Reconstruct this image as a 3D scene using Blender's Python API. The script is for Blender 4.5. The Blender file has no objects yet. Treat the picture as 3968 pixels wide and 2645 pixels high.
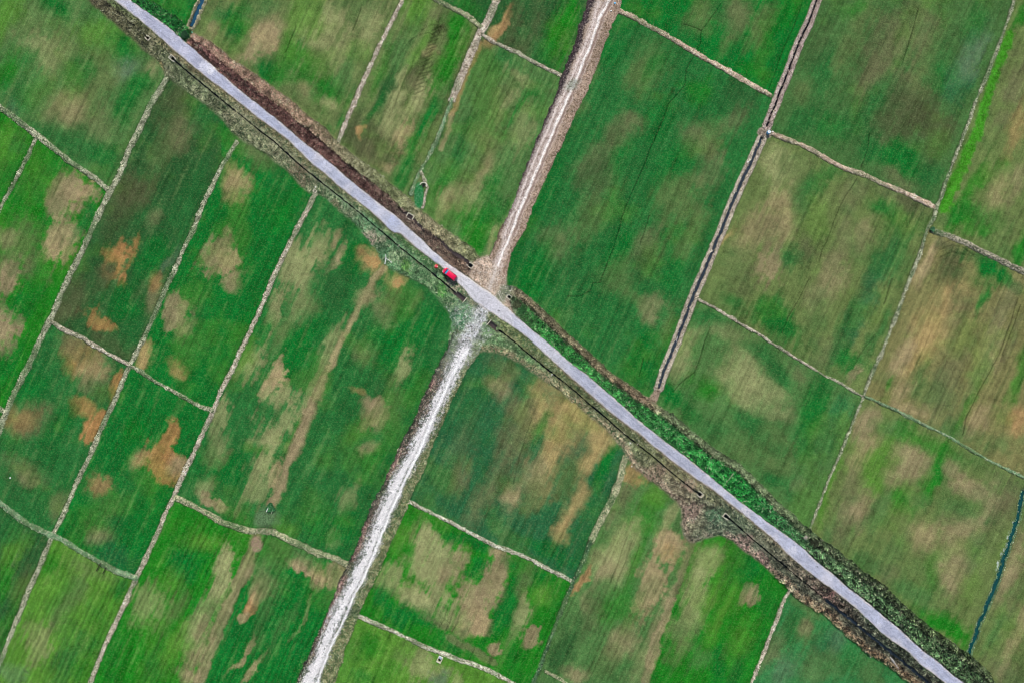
import bpy, math, random
import numpy as np
from mathutils import Vector, Matrix
R = math.radians
rng = np.random.default_rng(7); random.seed(7)
scene = bpy.context.scene

# ------------------------------------------------------------------ camera, sky, sun
S = 0.11                       # metres per map unit (the map is 2352 x 1568 units)
H_CAM = 172.5
cam = bpy.data.cameras.new('camera'); cam.lens = 24; cam.sensor_width = 36
cam.clip_start = 1; cam.clip_end = 6000
co = bpy.data.objects.new('camera', cam); scene.collection.objects.link(co)
co.location = (0, 0, H_CAM); co.rotation_euler = (0, 0, 0)
scene.camera = co
SUN_EL, SUN_AZ = 47.0, 6.0     # azimuth measured from +Y towards +X
w = bpy.data.worlds.new('World'); scene.world = w; w.use_nodes = True
nt = w.node_tree; bg = nt.nodes['Background']
sky = nt.nodes.new('ShaderNodeTexSky'); sky.sky_type = 'NISHITA'; sky.sun_disc = False
sky.sun_elevation = R(SUN_EL); sky.sun_rotation = R(SUN_AZ)
nt.links.new(sky.outputs[0], bg.inputs[0]); bg.inputs[1].default_value = 0.11
sun = bpy.data.lights.new('sun', 'SUN'); sun.energy = 3.6; sun.angle = R(0.6); sun.color = (1, .955, .9)
so = bpy.data.objects.new('sun', sun); scene.collection.objects.link(so)
d = Vector((math.sin(R(SUN_AZ))*math.cos(R(SUN_EL)), math.cos(R(SUN_AZ))*math.cos(R(SUN_EL)), math.sin(R(SUN_EL))))
so.rotation_euler = d.to_track_quat('Z', 'Y').to_euler(); so.location = (0, 80, 120)
scene.view_settings.view_transform = 'Standard'; scene.view_settings.look = 'None'
scene.cycles.pixel_filter_type = 'BLACKMAN_HARRIS'; scene.cycles.filter_width = 1.0
scene.view_settings.exposure = 0.14; scene.view_settings.gamma = 1

# ------------------------------------------------------------------ helpers
KALB = 1.0                    # albedo scale
def lin(c):
    c = np.asarray(c, float)/255.
    return np.where(c <= .04045, c/12.92, ((c+.055)/1.055)**2.4)*KALB
def W(x, y, z=0.): return Vector(((x-1176)*S, (784-y)*S, z))
def ss(a, b, x):
    t = np.clip((x-a)/(b-a), 0, 1); return t*t*(3-2*t)
def tag(o, label=None, cat=None, group=None, kind=None):
    if label: o['label'] = label
    if cat: o['category'] = cat
    if group: o['group'] = group
    if kind: o['kind'] = kind
    return o
def link(o, parent=None):
    scene.collection.objects.link(o)
    if parent: o.parent = parent
    return o
def raw_mesh(name, V, F, nper, mats, cols=None, parent=None, matidx=None):
    """V (n,3), F flat index array with nper verts a face; cols {attr:(n,4)}"""
    me = bpy.data.meshes.new(name)
    nf = len(F)//nper
    me.vertices.add(len(V)); me.vertices.foreach_set('co', np.asarray(V, np.float32).ravel())
    me.loops.add(nf*nper); me.loops.foreach_set('vertex_index', np.asarray(F, np.int32).ravel())
    me.polygons.add(nf); me.polygons.foreach_set('loop_start', np.arange(0, nf*nper, nper, dtype=np.int32))
    if matidx is not None: me.polygons.foreach_set('material_index', matidx)
    for m in mats: me.materials.append(m)
    me.update(calc_edges=True)
    if cols:
        for k, a in cols.items():
            at = me.attributes.new(k, 'FLOAT_COLOR', 'POINT')
            at.data.foreach_set('color', np.asarray(a, np.float32).ravel())
    return link(bpy.data.objects.new(name, me), parent)
_lat = {}
def vnoise(x, y, sc, seed):
    k = seed
    if k not in _lat: _lat[k] = np.random.default_rng(seed).random((512, 512)).astype(np.float32)
    L = _lat[k]
    u = x/sc + 900.37; v = y/sc + 900.71
    iu = np.floor(u).astype(np.int32); iv = np.floor(v).astype(np.int32)
    fu = (u-iu).astype(np.float32); fv = (v-iv).astype(np.float32)
    fu = fu*fu*(3-2*fu); fv = fv*fv*(3-2*fv)
    a = L[iv & 511, iu & 511]; b = L[iv & 511, (iu+1) & 511]
    c = L[(iv+1) & 511, iu & 511]; e = L[(iv+1) & 511, (iu+1) & 511]
    return ((a*(1-fu)+b*fu)*(1-fv)+(c*(1-fu)+e*fu)*fv)*2-1
def fbm(x, y, sc, seed, n=4, g=.5):
    o = 0; amp = 1; tot = 0
    for i in range(n):
        o = o+amp*vnoise(x, y, sc/2**i, seed+i); tot += amp; amp *= g
    return o/tot

# ------------------------------------------------------------------ map data (map units)
def P(s):
    v = [float(a) for a in s.replace(';', ' ').replace(',', ' ').split()]
    return [(v[i], v[i+1]) for i in range(0, len(v), 2)]
ROAD_L = P('150,-105 262,0 306,34 347,68 384,102 415,128 449,157 487,187 521,214 561,245 593,271 627,296 661,323 695,354 722,381 753,405 783,432 814,456 845,480 865,498 889,521 905,534 920,537 938,553 954,567 984,590 1015,613 1049,647 1069,668 1090,692 1120,712 1151,733 1186,756 1216,780 1243,804 1264,824 1291,848 1322,875 1345,896 1376,923 1407,950 1437,974 1468,996 1499,1022 1522,1040 1546,1060 1573,1080 1601,1101 1631,1119 1659,1140 1686,1164 1706,1177 1737,1205 1759,1223 1783,1245 1804,1267 1838,1296 1872,1324 1902,1347 1936,1371 1964,1395 1991,1419 2021,1450 2052,1473 2083,1494 2110,1521 2137,1541 2168,1565 2300,1670')
ROAD_R = P('190,-100 299,0 327,20 361,44 398,71 429,100 470,136 510,170 544,201 593,241 630,269 661,296 695,325 729,350 763,378 797,408 831,436 865,463 899,488 918,503 937,522 964,545 991,573 1018,595 1049,619 1080,641 1103,658 1124,671 1151,695 1186,725 1216,753 1247,777 1274,799 1301,824 1332,848 1362,872 1390,896 1424,926 1458,957 1492,984 1526,1012 1558,1034 1584,1055 1608,1075 1638,1099 1669,1125 1696,1147 1727,1171 1759,1195 1787,1215 1817,1235 1848,1259 1878,1290 1913,1317 1943,1344 1974,1368 2004,1392 2035,1419 2066,1443 2096,1473 2127,1497 2161,1524 2188,1548 2215,1568 2340,1665')
BUNDS = {   # name: (polyline, half width, kind)
 1: ('384,177 344,245 316,306 299,340 272,408 252,439 218,510 208,533 191,573 163,627 143,668 119,726 105,753 78,811 54,862 27,916 10,954 -6,1000', 6.3, 'gp'),
 2: ('544,327 527,354 510,381 483,436 459,487 444,527 422,573 402,620 378,668 354,726 330,777 306,824 296,845 282,875 262,923 238,971 221,1012 206,1047 184,1089 163,1140 140,1191 122,1228 102,1273 78,1327 58,1375 37,1426 20,1470 7,1504 -6,1530', 5.2, 'gp'),
 3: ('724,446 712,470 686,520 664,562 644,603 623,648 603,699 593,722 575,760 558,794 538,838 510,892 493,933 476,971 456,1015 443,1045 422,1085 398,1143 381,1177 361,1225 340,1269 316,1320 299,1358 279,1402 259,1443 242,1480 225,1521 206,1570', 5.2, 'tp'),
 4: ('-8,240 20,262 44,279 78,306 92,316 126,344 160,371 197,395 228,418 248,436', 6, 'gp'),
 5: ('82,316 65,357 44,398 24,436 10,459 -6,494', 4, 'gp'),
 6: ('116,739 153,760 191,777 218,794 252,814 279,828 300,838', 4.6, 'tp'),
 7: ('300,838 327,855 364,879 401,899 436,920 470,937 486,941', 4.4, 'gp'),
 8: ('-6,1150 34,1181 68,1205 112,1225 136,1235 170,1256 204,1276 238,1296 272,1313 313,1327', 6.2, 'g'),
 9: ('-6,930 12,950', 4, 'gp'),
 10: ('405,1143 439,1157 473,1177 510,1198 544,1210 575,1218 600,1219 627,1221 661,1238 695,1252 729,1269 763,1279 802,1296', 7, 'tg'),
 11: ('927,-6 906,37 886,78 865,119 845,163 824,211 804,259 787,299 777,325', 4.6, 'p'),
 12: ('1143,-6 1124,41 1103,78 1083,119 1062,170 1039,228', 8.6, 'p'),
 13: ('1039,228 1022,272 1005,320 988,354 967,391 954,418 943,446', 4, 'g'),
 14: ('967,395 975,412 982,430 976,452 971,476', 3.5, 'p'),
 15: ('990,-6 1001,0 1035,17 1069,34 1103,62', 5, 'tg'),
 16: ('1110,82 1137,99 1186,120 1220,140 1254,157 1290,174', 4, 'p'),
 17: ('1424,26 1458,41 1492,61 1526,78 1560,99 1594,119 1628,140 1662,157 1696,177 1730,197 1770,218', 5, 'o'),
 18: ('1773,306 1807,320 1841,333 1875,350 1909,371 1943,388 1977,398 2011,415 2052,432 2086,446 2120,463 2147,476', 5.2, 'o'),
 19: ('2333,-6 2317,41 2300,88 2280,140 2263,184 2242,231 2225,282 2205,333 2188,378 2171,422 2161,456 2150,480 2146,505', 3, 'gp'),
 20: ('2146,500 2130,528 2120,562 2103,610 2083,658 2066,705 2045,760 2028,804 2011,838 1997,872 1984,909', 3.6, 'gp'),
 21: ('1984,909 1970,944 1950,991 1929,1045 1916,1072 1895,1123 1878,1167 1865,1204 1861,1215', 2.4, 'gp'),
 22: ('2146,530 2185,545 2219,559 2253,576 2287,593 2321,610 2358,627', 6.5, 'rk'),
 23: ('1606,688 1638,705 1672,726 1706,746 1744,767 1785,794 1827,821 1861,841 1895,862 1930,879 1957,896 1981,908', 2.8, 'tp'),
 24: ('1988,910 2004,916 2049,937 2083,954 2117,971 2151,988 2185,1005 2219,1025 2245,1042 2270,1055 2304,1072 2358,1098', 3, 'g'),
 25: ('943,1152 967,1165 1001,1181 1035,1198 1069,1218 1103,1235 1137,1252 1186,1269 1220,1284 1254,1303 1288,1320 1315,1334', 4.2, 'w'),
 26: ('1437,1050 1424,1099 1407,1143 1386,1184 1369,1218 1356,1245', 7.5, 'tg'),
 27: ('1356,1245 1342,1283 1325,1320 1311,1351 1291,1395 1274,1443 1254,1494 1237,1538 1223,1572', 4, 'dg'),
 28: ('826,1415 865,1432 899,1446 933,1463 967,1480 1001,1494 1018,1500 1052,1514 1086,1524 1120,1538 1175,1567 1195,1577', 4.6, 'w'),
 29: ('1254,1541 1281,1555 1316,1574', 3.6, 'tg'),
 30: ('1817,1351 1797,1385 1780,1432 1761,1480 1744,1524 1724,1572', 3.8, 'tp'),
}
STRIPS = [  # flat worn strips inside fields: polyline, half width, colour
 ('888,612 860,640 835,685 818,720 795,765 770,815 745,862', 7, 't', .8),
 ('745,862 735,890 715,950 690,1005 672,1050', 11, 'b', .8),
 ('745,870 725,905 700,970 675,1030 660,1070 640,1130 625,1160', 10, 'T', .95),
 ('590,1235 570,1290 545,1340 520,1400 500,1450 475,1520 455,1572', 13, 'T', .75),
 ('1590,1250 1577,1295 1556,1345 1543,1380', 6, 'b', .9),
 ('1543,1380 1530,1415 1509,1455 1499,1500 1478,1572', 10, 'T', .85),
 ('1102,100 1085,140 1068,180 1050,230 1040,262', 6, 'r', .75),
 ('1040,262 1028,300 1012,345', 5, 't', .6),
 ('1030,1462 1060,1478 1100,1500 1130,1520', 9, 'b', .7),
]
CANAL = P('1905,-60 1877,0 1858,51 1834,102 1810,167 1787,225 1770,268 1762,290')
CANAL_B = P('1750,318 1745,330 1730,364 1706,415 1689,453 1669,500 1660,525 1638,573 1618,624 1597,671 1577,722 1560,767 1543,811 1526,852 1513,890')
CANAL_C = P('490,-60 467,-6 453,27 439,60')
CANAL_D = P('2352,1126 2338,1188 2324,1228 2311,1269 2297,1313 2280,1358 2263,1402 2249,1436 2236,1473 2225,1504')
CH_A = P('399,138 442,174 483,208 524,242 558,269 593,298 627,323 661,354 695,385 729,412 763,439 797,466 831,493 865,523 889,542 916,566 950,593 984,620 1018,648 1044,670')
CH_B = P('1145,757 1186,788 1220,818 1254,845 1288,872 1322,899 1356,930 1390,957 1424,988 1458,1015 1482,1034 1509,1055 1539,1082 1570,1106 1594,1125 1603,1131')
CH_C = P('1671,1187 1696,1208 1730,1239 1758,1262 1793,1290 1827,1320 1861,1347 1895,1375')
DITCH_C = P('1895,1375 1930,1403 1964,1430 1998,1458 2032,1485 2066,1512 2100,1540 2127,1563 2220,1640')
DITCH_TL = P('150,-80 238,0 265,24 293,48 316,68 333,83')
DITCH_N = P('442,92 493,150 540,182 593,220 627,245 661,267 695,291 729,318 770,356 811,390 845,417 882,453 916,480 950,503 977,532 1018,559 1049,586 1076,603')
VN2_OUT = P('442,75 483,95 531,136 593,177 634,208 678,238 705,265 743,293 777,330 811,357 852,384 892,418 926,446 967,483 1012,519 1046,542 1080,566 1103,593 1124,599')
VN3_OUT = P('1162,655 1186,664 1220,688 1254,722 1288,753 1322,784 1356,814 1390,845 1424,872 1458,896 1478,912 1500,922 1526,940 1560,967 1594,995 1628,1022 1655,1040 1696,1065 1730,1096 1768,1132 1793,1160 1827,1187 1858,1218 1895,1245 1930,1269 1964,1296 1998,1324 2032,1347 2066,1381 2100,1412 2134,1439 2168,1463 2202,1487 2219,1500 2253,1528 2280,1562 2370,1650')
VS1_OUT = P('120,-75 201,0 235,31 272,61 306,92 340,122 367,146 378,166 391,184 425,208 459,231 493,255 517,282 534,306 558,322 593,342 627,367 661,395 688,422 709,441 729,446 753,459 783,487 811,510 838,540 862,569 880,600 899,620 933,634 967,651 995,671 1012,692 1029,716 1039,740 1032,765 1030,790')
VS2_OUT = P('1078,815 1100,806 1130,806 1160,815 1190,832 1240,866 1290,900 1350,950 1400,992 1425,1020 1436,1040 1454,1072 1492,1102 1526,1126 1553,1150 1567,1171 1565,1205 1572,1230 1584,1246 1596,1246 1624,1234 1652,1228 1679,1239 1713,1266 1747,1293 1787,1327 1804,1345 1827,1368 1861,1392 1902,1415 1930,1443 1964,1473 1998,1500 2032,1521 2066,1548 2093,1568 2200,1650')
TRK_L = P('1375,-60 1352,0 1332,54 1315,112 1298,153 1281,204 1254,272 1230,327 1206,388 1189,439 1170,485 1151,522 1134,559 1122,592')
TRK_R = P('1445,-60 1427,0 1420,27 1397,78 1376,136 1349,204 1322,262 1288,340 1254,408 1220,483 1203,533 1186,562 1171,590 1165,624 1162,655')
RUT_A = P('1425,-60 1400,0 1376,44 1356,105 1332,163 1311,211 1288,262 1264,316 1240,374 1216,429 1192,487 1172,540 1152,588 1136,632 1124,665')
RUT_B = P('1398,-60 1378,0 1356,75 1328,143 1305,197 1277,252 1250,316 1223,378 1196,446 1175,500 1158,545')
GRV_C = P('1112,706 1103,722 1093,742 1076,780 1052,828 1032,872 1008,923 984,974 964,1012 945,1053 920,1092 903,1133 886,1170 865,1225 845,1273 824,1317 804,1361 783,1395 763,1443 746,1487 726,1528 706,1572 670,1660')
GRV_L = P('1050,735 1039,760 1029,794 1001,848 974,909 950,964 908,1044 889,1092 862,1143 831,1215 811,1273 794,1300 773,1351 746,1422 722,1470 702,1518 679,1572 640,1660')
GRV_R = P('1140,760 1110,790 1097,811 1069,855 1046,903 1025,950 1001,1005 987,1044 967,1092 943,1143 920,1198 892,1259 865,1324 845,1364 828,1402 811,1450 794,1487 777,1545 768,1572 735,1660')
RUT_G = P('1085,790 1059,821 1035,869 1011,923 988,974 962,1037 940,1082 920,1126 899,1170 882,1215 865,1256 845,1307 828,1341 804,1388 783,1439 756,1494 727,1572 690,1660')
LINES = [  # thin dark furrows in the crop
 '1594,126 1577,160 1573,197 1536,238 1512,299 1475,388 1437,476 1420,530 1407,573 1390,620 1378,648 1362,649 1356,668 1329,680 1305,681',
 '1655,10 1631,44 1611,71 1609,99 1601,112', '1570,56 1594,63 1611,71', '1841,10 1820,68 1797,119 1780,170 1766,204',
 '1997,306 1994,340 1977,385', '1967,412 1943,449 1922,490 1910,525 1880,600', '1861,637 1834,688 1810,729 1797,766',
 '1631,753 1618,784 1604,835 1594,855 1560,882 1546,899', '1478,821 1468,862', '2338,685 2321,743 2297,811 2253,889 2219,960 2212,998',
 '2345,700 2326,755 2303,815', '1492,495 1470,560', '2110,20 2090,95 2070,150', '2050,640 2030,700',
 '640,240 622,300', '680,60 655,120', '830,20 810,70']
PAL = dict(G=(4,98,34), g=(34,96,44), d=(38,80,40), o=(88,104,60), y=(76,124,42), p=(136,138,92), t=(152,134,98),
           b=(100,100,68), R=(154,114,70), r=(152,120,80), D=(72,78,50), B=(24,108,24), T=(136,122,90), O=(156,134,88), W=(86,108,82),
           E=(50,112,60), u=(36,88,52), q=(70,106,56), h=(92,108,60), k=(112,110,68), m=(62,96,50))
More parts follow.
